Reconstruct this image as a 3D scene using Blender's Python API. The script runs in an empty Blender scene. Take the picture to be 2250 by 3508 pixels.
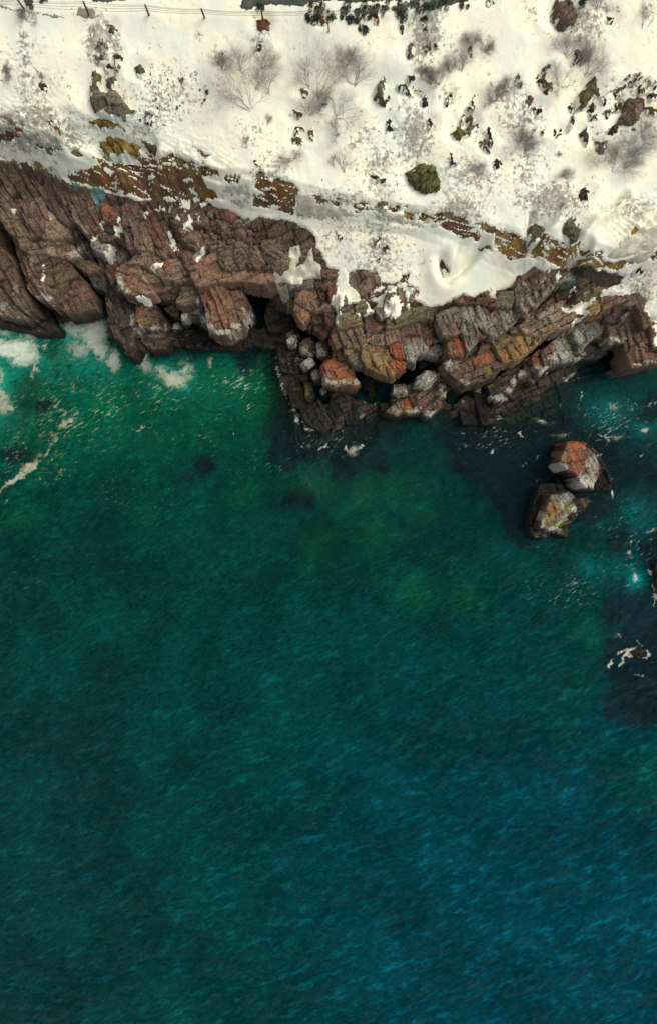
import bpy, math, random
import numpy as np
# ------------------------------------------------------------------ camera, sky, sun, exposure
CAMZ = 48.0; FPX = 2345.0                       # drone height over the sea, focal length in photo pixels
sc = bpy.context.scene
cam_d = bpy.data.cameras.new('camera'); cam = bpy.data.objects.new('camera', cam_d)
sc.collection.objects.link(cam); sc.camera = cam
cam.location = (0, 0, CAMZ); cam.rotation_euler = (0, 0, 0)
cam_d.sensor_fit = 'VERTICAL'; cam_d.sensor_height = 24.0; cam_d.lens = 24.0*FPX/3508.0
cam_d.clip_end = 3000
SUN_EL, SUN_AZ = 56.0, 72.0                     # azimuth clockwise from the top of the photo
w = bpy.data.worlds.new("World"); sc.world = w; w.use_nodes = True
nt = w.node_tree; bg = nt.nodes['Background']
sky = nt.nodes.new('ShaderNodeTexSky'); sky.sky_type = 'NISHITA'; sky.sun_disc = False
sky.sun_elevation = math.radians(SUN_EL); sky.sun_rotation = math.radians(SUN_AZ)
sky.dust_density = 2.5; sky.air_density = 1.0
hs = nt.nodes.new('ShaderNodeHueSaturation'); hs.inputs['Saturation'].default_value = .22     # thin overcast
tn_ = nt.nodes.new('ShaderNodeMix'); tn_.data_type = 'RGBA'; tn_.blend_type = 'MULTIPLY'; tn_.inputs[0].default_value = 1; tn_.inputs[7].default_value = (1.0, .98, .90, 1)
nt.links.new(sky.outputs[0], hs.inputs['Color']); nt.links.new(hs.outputs[0], tn_.inputs[6]); nt.links.new(tn_.outputs[2], bg.inputs[0]); bg.inputs[1].default_value = 0.11
sun_d = bpy.data.lights.new('sun', 'SUN'); sun = bpy.data.objects.new('sun', sun_d); sc.collection.objects.link(sun)
sun_d.energy = 1.5; sun_d.angle = math.radians(38); sun_d.color = (1.0, 0.885, 0.64)
sun.rotation_euler = (math.radians(90-SUN_EL), 0, math.radians(180-SUN_AZ))
sun.location = (0, 0, 80)
sc.view_settings.view_transform = 'Standard'; sc.view_settings.look = 'None'
sc.view_settings.gamma = 1.0; sc.view_settings.exposure = 0.50
sc.cycles.max_bounces = 6; sc.cycles.transparent_max_bounces = 8
RG = random.Random(11)
# ------------------------------------------------------------------ numpy noise
_r = np.random.RandomState(5); _perm = np.tile(_r.permutation(256), 2)
_ga = _r.rand(256)*2*np.pi; _gx = np.cos(_ga); _gy = np.sin(_ga); _v1 = _r.rand(256); _v2 = _r.rand(256); _v3 = _r.rand(256)
def perlin(x, y, seed=0):
    x = x + seed*17.31; y = y + seed*9.77
    xi = np.floor(x).astype(int); yi = np.floor(y).astype(int); fx = x-xi; fy = y-yi
    u = fx*fx*fx*(fx*(fx*6-15)+10); v = fy*fy*fy*(fy*(fy*6-15)+10)
    def g(i, j):
        h = _perm[(_perm[(xi+i) & 255] + yi+j) & 255]
        return _gx[h]*(fx-i) + _gy[h]*(fy-j)
    a = g(0, 0); b = g(1, 0); c = g(0, 1); d = g(1, 1)
    return ((a+(b-a)*u)*(1-v) + (c+(d-c)*u)*v)*1.5
def fbm(x, y, o=4, seed=0, ridged=False):
    s = 0; a = 1; t = 0
    for k in range(o):
        n = perlin(x*2**k, y*2**k, seed+k)
        if ridged: n = 1-2*np.abs(n)
        s = s+a*n; t += a; a *= .5
    return s/t
def voro(x, y, seed=0):                         # edge distance and three random values of the nearest cell
    x = x+seed*3.7; y = y+seed*8.1
    xi = np.floor(x).astype(int); yi = np.floor(y).astype(int)
    f1 = np.full(x.shape, 9.); f2 = f1.copy(); hid = np.zeros(x.shape, int); dx = f1*0; dy = f1*0
    for i in (-1, 0, 1):
        for j in (-1, 0, 1):
            h = _perm[(_perm[(xi+i) & 255] + yi+j) & 255]
            px = xi+i+.15+.7*_v1[h]-x; py = yi+j+.15+.7*_v2[h]-y; d = np.sqrt(px*px+py*py)
            m = d < f1
            f2 = np.where(m, f1, np.minimum(f2, d)); f1 = np.where(m, d, f1)
            hid = np.where(m, h, hid); dx = np.where(m, px, dx); dy = np.where(m, py, dy)
    return f2-f1, hid, dx, dy
def sstep(a, b, x):
    t = np.clip((x-a)/(b-a), 0, 1); return t*t*(3-2*t)
def rockshape(x, y, ang, s, seed, amp=1.0):
    """fractured rock relief: two scales of tilted joint blocks with grooves; returns height, tone"""
    a = math.radians(ang); c, n = math.cos(a), math.sin(a)
    wx = x+.16*s*fbm(x*1.1/s, y*1.1/s, 4, seed); wy = y+.16*s*fbm(x*1.1/s, y*1.1/s, 4, seed+7)
    u = (wx*c+wy*n)/(s*1.25); v = (-wx*n+wy*c)/(s*.50)
    # joint set: beds (v) broken by offset cross joints (u)
    vw = v+.22*np.sin(v*1.7+seed)+seed*.37; row = np.floor(vw).astype(int); fv = vw-row
    ro = _v1[row & 255]; uw = u*(.7+.7*_v2[(row+9) & 255])+ro*7; cl = np.floor(uw).astype(int); fu = uw-cl
    h = _perm[(_perm[cl & 255]+row) & 255]; e = np.minimum(np.minimum(fv, 1-fv), np.minimum(fu, 1-fu)*2.2); dx = fu-.5; dy = fv-.5
    z = amp*s*(.26*(_v3[h]-.5) + .34*(_v1[h]-.5)*dx + .24*(_v2[h]-.5)*dy - .15*(1-sstep(0, .12, e)))
    e2, h2, dx2, dy2 = voro(u*3.0, v*2.0, seed+3)
    z += amp*s*.30*(.30*(_v3[h2]-.5) + .45*(_v1[h2]-.5)*dx2 + .4*(_v2[h2]-.5)*dy2 - .14*(1-sstep(0, .12, e2)))
    z += amp*.055*fbm(x*3, y*3, 5, seed+5, True)*min(1, s)
    stra = fbm(u*1.6, v*7.5, 5, seed+12); z += amp*.10*s*stra
    tone = .80+.70*stra+.34*_v3[h]+.28*(_v3[h2]-.5) - .48*(1-sstep(0, .11, e)) - .26*(1-sstep(0, .12, e2))
    return z, tone
# ------------------------------------------------------------------ photo measurements -> world
TL = dict(A=(0,0), B=(750,0), C=(1500,0), D=(0,500), E=(750,500), G=(1500,500), HH=(0,900), I=(750,900), J=(1500,900),
          P1=(0,550), P2=(450,550), P3=(0,850), P4=(450,850), P5=(900,850), P6=(1350,850), P7=(1800,850),
          Q1=(900,1130), Q2=(1350,1130), Q3=(1800,1130), Q4=(1750,1450), Q5=(900,1350), F=(0,0))
def tp(t, s):
    """'u,v u,v' read off one measured tile -> photo pixels"""
    ox, oy = TL[t]; k = 1.0 if t == 'F' else (3.4222 if t[0] in 'PQ' else 2.0533)
    return [(ox+float(a.split(',')[0])/k, oy+float(a.split(',')[1])/k) for a in s.split()]
def W(px, py, z): f = (CAMZ-z)/FPX; return (px-1125)*f, (1754-py)*f
def sdist(x, y, poly):                          # signed distance, inside positive
    d2 = np.full(x.shape, 1e9); ins = np.zeros(x.shape, bool); n = len(poly)
    for i in range(n):
        x0, y0 = poly[i]; x1, y1 = poly[(i+1) % n]; ex, ey = x1-x0, y1-y0; L = ex*ex+ey*ey+1e-12
        t = np.clip(((x-x0)*ex+(y-y0)*ey)/L, 0, 1); qx = x-x0-t*ex; qy = y-y0-t*ey
        d2 = np.minimum(d2, qx*qx+qy*qy)
        if y0 != y1: ins ^= ((y0 > y) != (y1 > y)) & (x < (x1-x0)*(y-y0)/(y1-y0)+x0)
    d = np.sqrt(d2); return np.where(ins, d, -d)
def ldist(x, y, pts):                           # distance to a polyline
    d2 = np.full(x.shape, 1e9)
    for (x0, y0), (x1, y1) in zip(pts[:-1], pts[1:]):
        ex, ey = x1-x0, y1-y0; L = ex*ex+ey*ey+1e-12
        t = np.clip(((x-x0)*ex+(y-y0)*ey)/L, 0, 1); d2 = np.minimum(d2, (x-x0-t*ex)**2+(y-y0-t*ey)**2)
    return np.sqrt(d2)
# ------------------------------------------------------------------ mesh helpers
def link(o): sc.collection.objects.link(o); return o
def tag(o, label=None, cat=None, group=None, kind=None):
    for k, v in (('label', label), ('category', cat), ('group', group), ('kind', kind)):
        if v: o[k] = v
    return o
def empty(name, loc, label, cat, group=None):
    o = bpy.data.objects.new(name, None); o.location = loc; o.empty_display_size = .2; link(o); return tag(o, label, cat, group)
def mesh(name, V, Fq, mat, attrs=None, smooth=True, parent=None):
    me = bpy.data.meshes.new(name); V = np.asarray(V, np.float32); Fq = np.asarray(Fq, np.int32)
    n, k = Fq.shape
    me.vertices.add(len(V)); me.vertices.foreach_set('co', V.ravel())
    me.loops.add(n*k); me.loops.foreach_set('vertex_index', Fq.ravel())
    me.polygons.add(n); me.polygons.foreach_set('loop_start', np.arange(0, n*k, k, dtype=np.int32))
    me.polygons.foreach_set('loop_total', np.full(n, k, np.int32))
    me.polygons.foreach_set('use_smooth', np.full(n, smooth, bool))
    me.update(calc_edges=True)
    for an, arr in (attrs or {}).items():
        if arr.ndim == 2:
            at = me.attributes.new(an, 'FLOAT_COLOR', 'POINT'); c4 = np.ones((len(V), 4), np.float32); c4[:, :3] = arr
            at.data.foreach_set('color', c4.ravel())
        else:
            at = me.attributes.new(an, 'FLOAT', 'POINT'); at.data.foreach_set('value', arr.astype(np.float32))
    me.materials.append(mat); o = bpy.data.objects.new(name, me); link(o)
    if parent: o.parent = parent; o.location = -parent.location if False else (0, 0, 0); o.matrix_parent_inverse = parent.matrix_world.inverted()
    return o
def gridfaces(ny, nx):
    i = np.arange(ny*nx).reshape(ny, nx)
    return np.stack([i[:-1, :-1], i[:-1, 1:], i[1:, 1:], i[1:, :-1]], -1).reshape(-1, 4)
def compact(V, Fq, attrs):
    u = np.unique(Fq); m = np.full(len(V), -1); m[u] = np.arange(len(u))
    return V[u], m[Fq], {k: a[u] for k, a in attrs.items()}
# ------------------------------------------------------------------ materials
def newmat(name):
    m = bpy.data.materials.new(name); m.use_nodes = True; n = m.node_tree; b = n.nodes['Principled BSDF']
    return m, n, b
def nd(n, t, **kw):
    x = n.nodes.new(t)
    for k, v in kw.items():
        if k in x.inputs.keys(): x.inputs[k].default_value = v
        else: setattr(x, k, v)
    return x
def noise(n, scale, detail=4, rough=.55, vec=None):
    x = nd(n, 'ShaderNodeTexNoise', Scale=scale, Detail=detail, Roughness=rough)
    if vec is None:
        g = n.nodes.new('ShaderNodeNewGeometry'); vec = g.outputs['Position']
    n.links.new(vec, x.inputs['Vector']); return x.outputs['Fac']
def ramp(n, src, a, b, va=0., vb=1.):
    r = nd(n, 'ShaderNodeMapRange'); r.inputs[1].default_value = a; r.inputs[2].default_value = b
    r.inputs[3].default_value = va; r.inputs[4].default_value = vb; r.interpolation_type = 'SMOOTHSTEP'
    n.links.new(src, r.inputs[0]); return r.outputs[0]
def mth(n, op, a, b=None):
    x = n.nodes.new('ShaderNodeMath'); x.operation = op
    for i, v in enumerate((a, b)):
        if v is None: continue
        if isinstance(v, (int, float)): x.inputs[i].default_value = v
        else: n.links.new(v, x.inputs[i])
    return x.outputs[0]
def mixc(n, f, a, b, mode='MIX'):
    x = n.nodes.new('ShaderNodeMix'); x.data_type = 'RGBA'; x.blend_type = mode
    for i, v in ((0, f), (6, a), (7, b)):
        if isinstance(v, (int, float)): x.inputs[i].default_value = v
        elif isinstance(v, tuple): x.inputs[i].default_value = (*v, 1)
        else: n.links.new(v, x.inputs[i])
    return x.outputs[2]
def attr(n, name, out='Fac'):
    x = n.nodes.new('ShaderNodeAttribute'); x.attribute_name = name; return x.outputs[out]
def bump(n, b, h, strength, dist):
    x = nd(n, 'ShaderNodeBump', Strength=strength, Distance=dist); n.links.new(h, x.inputs['Height']); n.links.new(x.outputs[0], b.inputs['Normal'])
def ground_mat(name):
    m, n, b = newmat(name)
    col = attr(n, 'Col', 'Color'); fine = noise(n, 9, 6, .7); mid = noise(n, 2.2, 5, .6)
    rock = mixc(n, 1.0, col, mixc(n, ramp(n, fine, .33, .68), (.55, .55, .55), (1.4, 1.4, 1.4)), 'MULTIPLY')
    rock = mixc(n, ramp(n, mid, .62, .72, 0, .35), rock, (.30, .28, .25))
    s = attr(n, 'snow'); ns = noise(n, 3.2, 6, .68)
    sn = ramp(n, mth(n, 'ADD', s, mth(n, 'MULTIPLY', mth(n, 'SUBTRACT', ns, .5), .9)), .42, .54)
    sp = attr(n, 'speck'); nz = noise(n, 4.2, 8, .78); big = noise(n, .9, 3, .6)
    th = mth(n, 'ADD', mth(n, 'MULTIPLY', sp, .29), mth(n, 'MULTIPLY', mth(n, 'SUBTRACT', big, .5), .18))
    spk = ramp(n, mth(n, 'ADD', nz, th), .61, .76)
    snowc = mixc(n, ramp(n, noise(n, .45, 4), .35, .65), (.77, .82, .755), (.90, .875, .755))
    snowc = mixc(n, mth(n, 'MULTIPLY', spk, .85), snowc, mixc(n, ramp(n, noise(n, 2.6, 6, .7), .38, .6), (.10, .095, .09), (.46, .46, .44)))
    dirt = attr(n, 'dirt'); dn = ramp(n, noise(n, 1.6, 7, .7), .35, .62)
    snowc = mixc(n, mth(n, 'MULTIPLY', dirt, dn), snowc, (.36, .33, .25))
    n.links.new(mixc(n, sn, rock, snowc), b.inputs['Base Color'])
    n.links.new(ramp(n, sn, 0, 1, .78, .62), b.inputs['Roughness']); b.inputs['Specular IOR Level'].default_value = .35
    h = mth(n, 'ADD', mth(n, 'MULTIPLY', fine, ramp(n, sn, 0, 1, 1, .12)), mth(n, 'MULTIPLY', spk, mth(n, 'MULTIPLY', sn, .5)))
    bump(n, b, h, .9, .09); return m
M_GROUND = ground_mat('snow_and_rock')
def rock_mat():
    m, n, b = newmat('rock')
    col = attr(n, 'Col', 'Color'); fine = noise(n, 10, 7, .72); mid = noise(n, 3.0, 6, .65)
    c = mixc(n, 1.0, col, mixc(n, ramp(n, fine, .33, .67), (.50, .49, .48), (1.8, 1.77, 1.72)), 'MULTIPLY')
    c = mixc(n, ramp(n, mid, .60, .70, 0, .30), c, (.34, .32, .29))
    c = mixc(n, ramp(n, noise(n, 1.7, 7, .75), .53, .68, 0, .7), c, (.045, .04, .036))
    def crack(scale, w_):
        g = n.nodes.new('ShaderNodeNewGeometry'); dn = nd(n, 'ShaderNodeTexNoise', Scale=scale*.9, Detail=5.); n.links.new(g.outputs['Position'], dn.inputs['Vector'])
        va = n.nodes.new('ShaderNodeVectorMath'); va.operation = 'MULTIPLY_ADD'; n.links.new(dn.outputs['Color'], va.inputs[0]); va.inputs[1].default_value = (.9/scale, .9/scale, .9/scale); n.links.new(g.outputs['Position'], va.inputs[2])
        vo = nd(n, 'ShaderNodeTexVoronoi', Scale=scale); vo.feature = 'DISTANCE_TO_EDGE'; n.links.new(va.outputs[0], vo.inputs['Vector']); return ramp(n, vo.outputs['Distance'], 0, w_)
    cr = mth(n, 'MAXIMUM', crack(.8, .04), ramp(n, noise(n, .9, 3), .34, .44))
    c = mixc(n, cr, (.022, .019, .018), c)
    n.links.new(c, b.inputs['Base Color']); b.inputs['Roughness'].default_value = .75; b.inputs['Specular IOR Level'].default_value = .4
    bump(n, b, mth(n, 'ADD', mth(n, 'ADD', fine, mid), mth(n, 'MULTIPLY', cr, .5)), 1.0, .10); return m
M_ROCK = rock_mat()
def simple(name, c0, c1, scale=8, rough=.8, bmp=.05):
    m, n, b = newmat(name); f = noise(n, scale, 6, .65)
    n.links.new(mixc(n, ramp(n, f, .3, .7), c0, c1), b.inputs['Base Color']); b.inputs['Roughness'].default_value = rough
    bump(n, b, f, .7, bmp); return m
M_TWIG = simple('bare_twigs', (.17, .155, .155), (.34, .32, .325), 5)
M_LEAF = simple('evergreen_leaves', (.018, .035, .022), (.055, .085, .045), 6)
M_HEATH = simple('heather', (.05, .045, .035), (.14, .12, .085), 6)
M_WOOD = simple('weathered_red_wood', (.06, .022, .018), (.15, .06, .045), 14)
M_WIRE = simple('galvanised_wire', (.10, .11, .10), (.16, .16, .15), 20, .5)
M_ASPH = simple('wet_asphalt', (.035, .045, .035), (.075, .09, .075), 3, .7)
M_ICE = simple('ice', (.33, .32, .25), (.62, .61, .54), 2.2, .45, .06)
M_TICE = simple('turquoise_ice', (.06, .15, .16), (.16, .30, .30), 3, .3, .08)
M_SNOW = simple('drifted_snow', (.66, .70, .66), (.86, .84, .74), 2.5, .6, .05)
M_DIRT = simple('grey_gravel', (.21, .20, .16), (.30, .29, .23), 3, .85)
# ------------------------------------------------------------------ colours (real surface values)
_K = dict(tan=(.20,.145,.108), pink=(.215,.135,.105), brown=(.125,.083,.062), dark=(.050,.038,.032), vdark=(.026,.026,.028), red=(.21,.062,.035),
         rust=(.30,.088,.035), gold=(.25,.17,.08), purple=(.115,.070,.068), gray=(.18,.175,.16), pale=(.29,.28,.26), white=(.46,.46,.43),
         olive=(.125,.11,.055), moss=(.125,.13,.045), ochre=(.27,.18,.045), green=(.17,.25,.03), blue=(.12,.17,.19), wet=(.045,.048,.052), maroon=(.14,.066,.058))
K = {k: tuple(min(.62, c*(1.0 if k in ('vdark', 'wet', 'white', 'moss', 'green') else 1.0 if k in ('dark', 'pale', 'gray', 'rust', 'gold', 'ochre', 'blue') else 1.02)) for c in v) for k, v in _K.items()}
# natural stains on the rocks: iron, lichen, salt, algae.  tile, u, v, ru, rv, colour, strength
STAINS = [('Q1',780,420,110,70,'rust',.9),('Q1',960,520,110,60,'rust',.7),('Q1',850,350,60,60,'rust',.8),('Q1',860,610,190,38,'white',.9),('Q1',1100,610,50,50,'white',.9),('Q1',740,570,60,50,'white',.7),
 ('Q1',940,600,120,25,'ochre',.6),('Q1',1330,220,70,50,'rust',.6),('Q1',1400,400,120,110,'gold',.8),('Q1',1500,450,70,70,'rust',.85),('Q1',1250,330,70,80,'gold',.8),('Q1',980,240,40,50,'gold',.8),
 ('Q1',1180,290,50,80,'gold',.6),('Q1',1070,330,80,70,'gray',.5),('Q2',30,250,60,110,'rust',.9),('Q2',30,430,60,60,'rust',.9),('Q2',170,110,80,50,'red',.9),('Q2',230,220,110,80,'pale',.9),('Q2',200,350,60,50,'pale',.9),
 ('Q2',770,180,80,120,'rust',.95),('Q2',670,220,40,80,'gray',.6),('Q2',700,400,70,80,'pale',.9),('Q2',620,410,50,70,'white',.6),('Q2',1070,330,90,110,'rust',1),('Q2',940,390,90,60,'rust',.7),('Q2',1110,490,40,40,'ochre',1),
 ('Q2',1200,400,50,50,'brown',.8),('Q2',860,620,40,30,'white',.9),('Q2',780,590,30,30,'white',.7),('Q2',1380,270,150,80,'gold',.6),('Q2',1290,280,80,80,'rust',.6),('Q2',1430,120,40,50,'ochre',.7),('Q2',1270,130,60,40,'ochre',.45),
 ('Q2',1500,250,70,60,'rust',.5),('Q2',150,880,80,80,'rust',.9),('Q2',190,930,60,40,'gold',.8),('Q2',30,930,60,70,'pale',.9),('Q2',270,940,50,40,'white',.9),('Q2',200,960,120,25,'white',.7),('Q2',350,850,50,60,'rust',.5),
 ('Q2',560,750,60,50,'white',.9),('Q2',570,660,50,40,'white',.7),('Q2',420,980,70,50,'white',.85),('Q2',520,890,60,50,'ochre',.5),('Q2',390,550,120,80,'white',.9),('Q2',310,570,60,50,'blue',.6),('Q2',60,720,90,40,'pale',.8),
 ('Q2',980,700,50,40,'white',.85),('Q2',1230,790,90,50,'white',.95),('Q2',1340,710,50,40,'white',.95),('Q2',1120,660,40,30,'ochre',.6),('Q2',1120,820,40,50,'white',.5),('Q2',1490,510,60,60,'white',.95),('Q2',1390,600,45,60,'white',.95),
 ('Q2',800,845,20,20,'white',.7),('Q3',450,300,220,70,'white',.85),('Q3',420,190,150,90,'pale',.9),('Q3',220,470,60,60,'white',.95),('Q3',620,80,90,100,'pale',.8),('Q3',720,30,120,80,'blue',.8),('Q3',590,330,60,30,'white',.8),
 ('Q3',230,220,70,70,'red',.5),('Q3',120,340,50,60,'red',.6),('Q3',130,460,60,60,'pale',.8),('Q3',40,480,50,60,'pale',.6),('Q3',1010,110,90,50,'white',.9),('Q3',1100,120,60,30,'white',.7),('Q3',250,20,50,40,'ochre',.8),('Q3',30,200,90,60,'gold',.5),
 ('Q3',1300,400,80,14,'white',1),('Q3',1450,375,100,12,'white',1),('Q3',1450,300,90,40,'rust',.6),('Q3',1240,370,50,30,'rust',.6),('Q3',1370,170,70,90,'tan',.8),('Q3',840,120,40,50,'red',.4),('Q3',1340,20,60,30,'gold',.6),
 ('P7',270,930,40,60,'ochre',.8),('P7',290,770,150,70,'pale',.75),('P7',830,680,70,60,'gold',.5),('P7',1010,380,120,60,'brown',.3),('P7',480,680,40,30,'white',.4),('P7',400,800,80,40,'red',.4),
 ('P6',870,770,90,110,'pale',.8),('P6',1060,850,110,120,'pale',.75),('P6',1160,800,70,80,'red',.3),('P6',1340,800,90,110,'pale',.8),('P6',620,780,80,80,'pale',.4),('P6',740,970,70,50,'red',.4),('P6',1310,650,60,40,'tan',.6),
 ('P1',210,890,170,50,'olive',.5),('P1',330,880,60,30,'gold',.5),('P1',520,710,30,70,'red',.6),('P1',900,700,60,50,'gray',.6),('P1',1000,820,50,50,'pale',.6),('P1',80,420,60,80,'pale',.35),('P1',130,540,60,60,'pale',.35),('P1',1200,560,50,60,'tan',.6),
 ('P1',600,860,90,40,'tan',.7),('P1',420,120,60,50,'olive',.6),('P1',340,90,60,40,'olive',.6),('P3',880,70,90,60,'white',.8),('P3',430,110,90,50,'gray',.7),('P3',600,60,90,50,'pale',.45),('P3',520,340,30,60,'white',.9),('P3',400,190,40,40,'white',.5),
 ('P3',190,500,50,80,'pale',.8),('P3',250,640,60,80,'gray',.7),('P3',230,770,80,50,'pale',.8),('P3',40,690,90,70,'pale',.8),('P3',740,390,60,60,'ochre',.45),('P3',600,490,80,40,'gold',.5),('P3',880,540,200,110,'maroon',.85),
 ('P3',640,250,90,60,'olive',.6),('P3',530,580,80,60,'white',.8),('P3',450,470,50,60,'gray',.7),('P3',1410,420,50,120,'white',.95),('P3',1470,500,70,40,'white',.9),('P3',1520,370,50,90,'red',.6),('P3',1400,120,80,70,'white',.7),
 ('P4',450,215,50,50,'rust',.9),('P4',30,430,90,90,'red',.35),('P4',820,190,60,30,'red',.4),('P4',1010,310,120,50,'gold',.30),('P4',420,545,50,30,'rust',.8),('P4',140,850,90,70,'ochre',.6),('P4',110,730,60,50,'rust',.5),('P4',280,930,60,30,'white',.7),
 ('P4',20,830,40,90,'white',.8),('P4',80,980,60,70,'white',.8),('P4',270,1010,90,50,'pale',.8),('P4',400,940,40,50,'white',.8),('P4',1080,820,70,70,'rust',.6),('P4',960,650,90,80,'red',.6),('P4',1120,590,60,60,'rust',.4),('P4',1160,720,60,80,'gold',.25),
 ('P4',1080,980,150,35,'white',1),('P4',1230,910,90,30,'white',.95),('P4',930,930,60,50,'white',.9),('P4',860,830,50,80,'white',.9),('P4',780,600,30,60,'white',.8),('P4',640,800,70,50,'white',.95),('P4',740,740,70,40,'white',.8),('P4',530,920,60,50,'white',.9),
 ('P4',1360,760,60,130,'white',.75),('P4',1390,850,40,30,'white',.9),('P4',1090,450,70,40,'pale',.6),('P4',670,470,60,50,'tan',.8),('P4',490,680,60,40,'ochre',.35),('P4',800,60,70,90,'white',.75),('P4',860,560,30,60,'red',.7),
 ('P5',440,800,70,70,'rust',.4),('P5',1260,920,100,60,'red',.35),('P5',200,690,60,50,'red',.5),('P5',820,480,50,80,'red',.4),('P5',1480,590,60,60,'olive',.5),
 ('Q1',340,110,60,80,'white',1),('Q1',340,180,50,30,'blue',.6),('Q1',480,230,70,60,'pale',.9),('Q1',560,280,50,30,'pale',.7),('Q1',690,260,70,60,'white',.95),('Q1',650,180,40,50,'pale',.8),('Q1',530,370,110,70,'white',1),('Q1',620,520,70,70,'pale',.95),
 ('Q1',530,700,40,80,'olive',.7),('Q1',535,730,30,30,'green',.5),('Q1',700,710,40,50,'pale',.7),('Q1',1400,740,60,50,'white',.7),
 ('Q4',740,260,140,90,'rust',.95),('Q4',740,400,120,100,'rust',.75),('Q4',780,530,100,70,'rust',.65),('Q4',620,370,70,90,'gold',.7),('Q4',610,520,70,60,'white',.9),('Q4',860,700,130,100,'white',.95),('Q4',960,480,90,160,'pale',.85),('Q4',920,620,100,60,'pale',.8),
 ('Q4',480,1010,90,80,'rust',.6),('Q4',430,1120,70,50,'ochre',.9),('Q4',545,1190,80,40,'green',1),('Q4',660,1000,50,50,'green',.5),('Q4',500,1240,100,40,'white',.8),('Q4',680,850,100,60,'pale',.8),('Q4',740,1010,60,60,'white',.85),
 ('Q4',590,960,40,90,'white',.6),('Q4',375,1040,22,220,'white',.7),('Q4',620,1130,60,60,'pale',.8),('Q4',840,940,50,60,'gold',.4),('Q4',540,860,90,40,'gray',.6),('Q4',330,1300,90,50,'gray',.5),('Q4',620,1280,60,60,'olive',.4)]
ST = []
for t, u, v, ru, rv, k, s in STAINS:
    (px, py), = tp(t, '%g,%g' % (u, v)); kk = 3.4222
    ST.append((px, py, ru/kk, rv/kk, np.array(K[k]), s))
def stain(x, y, z, col, seed=3, gain=1):
    """mix the natural stains into the vertex colours at world points"""
    f = FPX/(CAMZ-z); px = 1125+x*f; py = 1754-y*f
    n1 = fbm(x*2.2, y*2.2, 5, seed); n2 = fbm(x*6, y*6, 3, seed+9); n3 = fbm(x*14, y*14, 2, seed+10)
    for sx, sy, ru, rv, kc, s in ST:
        m = (np.abs(px-sx) < ru*1.7) & (np.abs(py-sy) < rv*1.7)
        if not m.any(): continue
        q = 1-np.sqrt(((px[m]-sx)/ru)**2+((py[m]-sy)/rv)**2)
        a = min(1, .78*gain)*s*sstep(-.05, .35, q+n1[m]*.8+n2[m]*.75+.5*n3[m]-.08)
        a = a*sstep(-.75, -.3, q)
        col[m] = col[m]*(1-a[:, None]) + kc[None, :]*a[:, None]
    return col
# ------------------------------------------------------------------ terrain height: profile lines (photo px, py, height in metres)
LINES = [
 [(-900,-900,15),(3200,-900,15)],
 [(-900,-150,12.6),(3200,-150,12.6)],
 [(-900,250,10.6),(300,260,10.4),(1200,260,10.6),(2250,270,10.4),(3200,250,10.6)],
 [(-900,420,8.9),(0,470,8.6),(230,520,8.6),(360,552,8.6),(600,560,8.4),(740,615,8.4),(870,612,8.6),(1030,660,8.3),(1200,700,8.0),(1400,738,7.7),(1560,745,7.8),(1760,815,7.6),(1960,845,7.6),(2120,880,7.3),(2250,850,7.6),(3200,850,7.6)],
 [(-900,520,6.4),(0,556,5.9),(120,585,5.8),(230,625,5.6),(370,655,5.5),(480,688,5.4),(740,695,5.6),(870,735,6.0),(1000,748,6.3),(1200,765,6.6),(1400,780,6.5),(1600,855,6.2),(1750,895,6.0),(1880,925,5.6),(2060,950,5.4),(2250,935,5.8),(3200,935,5.8)],
 [(-900,900,2.6),(0,900,2.6),(300,860,3.2),(560,880,3.8),(900,900,4.3),(1160,1010,4.2),(1300,1020,4.4),(1550,1030,4.6),(1780,980,4.7),(2000,1030,4.3),(2250,1120,3.4),(3200,1120,3.4)],
 [(-900,1060,1.0),(0,1060,1.0),(180,1090,.7),(240,1010,.8),(300,1035,.9),(345,1030,1.0),(420,1130,1.0),(620,1120,.9),(760,1120,.7),(830,1010,.5),(900,1010,.5),(945,1080,.5),(1080,1150,1.4),(1200,1230,1.6),(1320,1290,1.4),(1500,1290,1.4),(1680,1310,1.0),(1850,1220,1.2),(2020,1190,1.0),(2080,1150,.9),(2140,1160,.7),(2250,1200,1.0),(3200,1200,1.0)],
 [(-900,1110,-.3),(0,1108,-.3),(130,1140,-.3),(185,1125,-.3),(215,1045,-.3),(330,1045,-.3),(372,1120,-.4),(430,1200,-.2),(560,1185,-.2),(760,1170,-.2),(860,1100,-.3),(930,1165,-.1),(960,1300,-.1),(1010,1440,-.15),(1120,1490,-.15),(1250,1440,-.25),(1350,1425,-.3),(1500,1425,-.3),(1620,1470,-.2),(1750,1420,-.2),(1880,1360,-.2),(2010,1270,-.3),(2100,1205,-.4),(2190,1245,-.5),(2250,1240,-.5),(3200,1240,-.5)],
 [(-900,1200,-2.2),(0,1190,-2.2),(300,1160,-2.0),(480,1270,-1.8),(760,1250,-1.6),(900,1260,-1.6),(950,1440,-1.2),(1020,1560,-1.0),(1180,1570,-1.0),(1340,1520,-1.6),(1520,1500,-1.8),(1640,1570,-1.2),(1800,1560,-1.3),(2000,1450,-1.5),(2250,1330,-2),(3200,1330,-2)],
 [(-900,2100,-4.5),(3200,2100,-4.5)],
 [(-900,3900,-7.5),(3200,3900,-7.5)],
]
WL = []
for L in LINES:
    a = np.array([(*W(px, py, z), z) for px, py, z in L]); WL.append(a[np.argsort(a[:, 0])])
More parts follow.
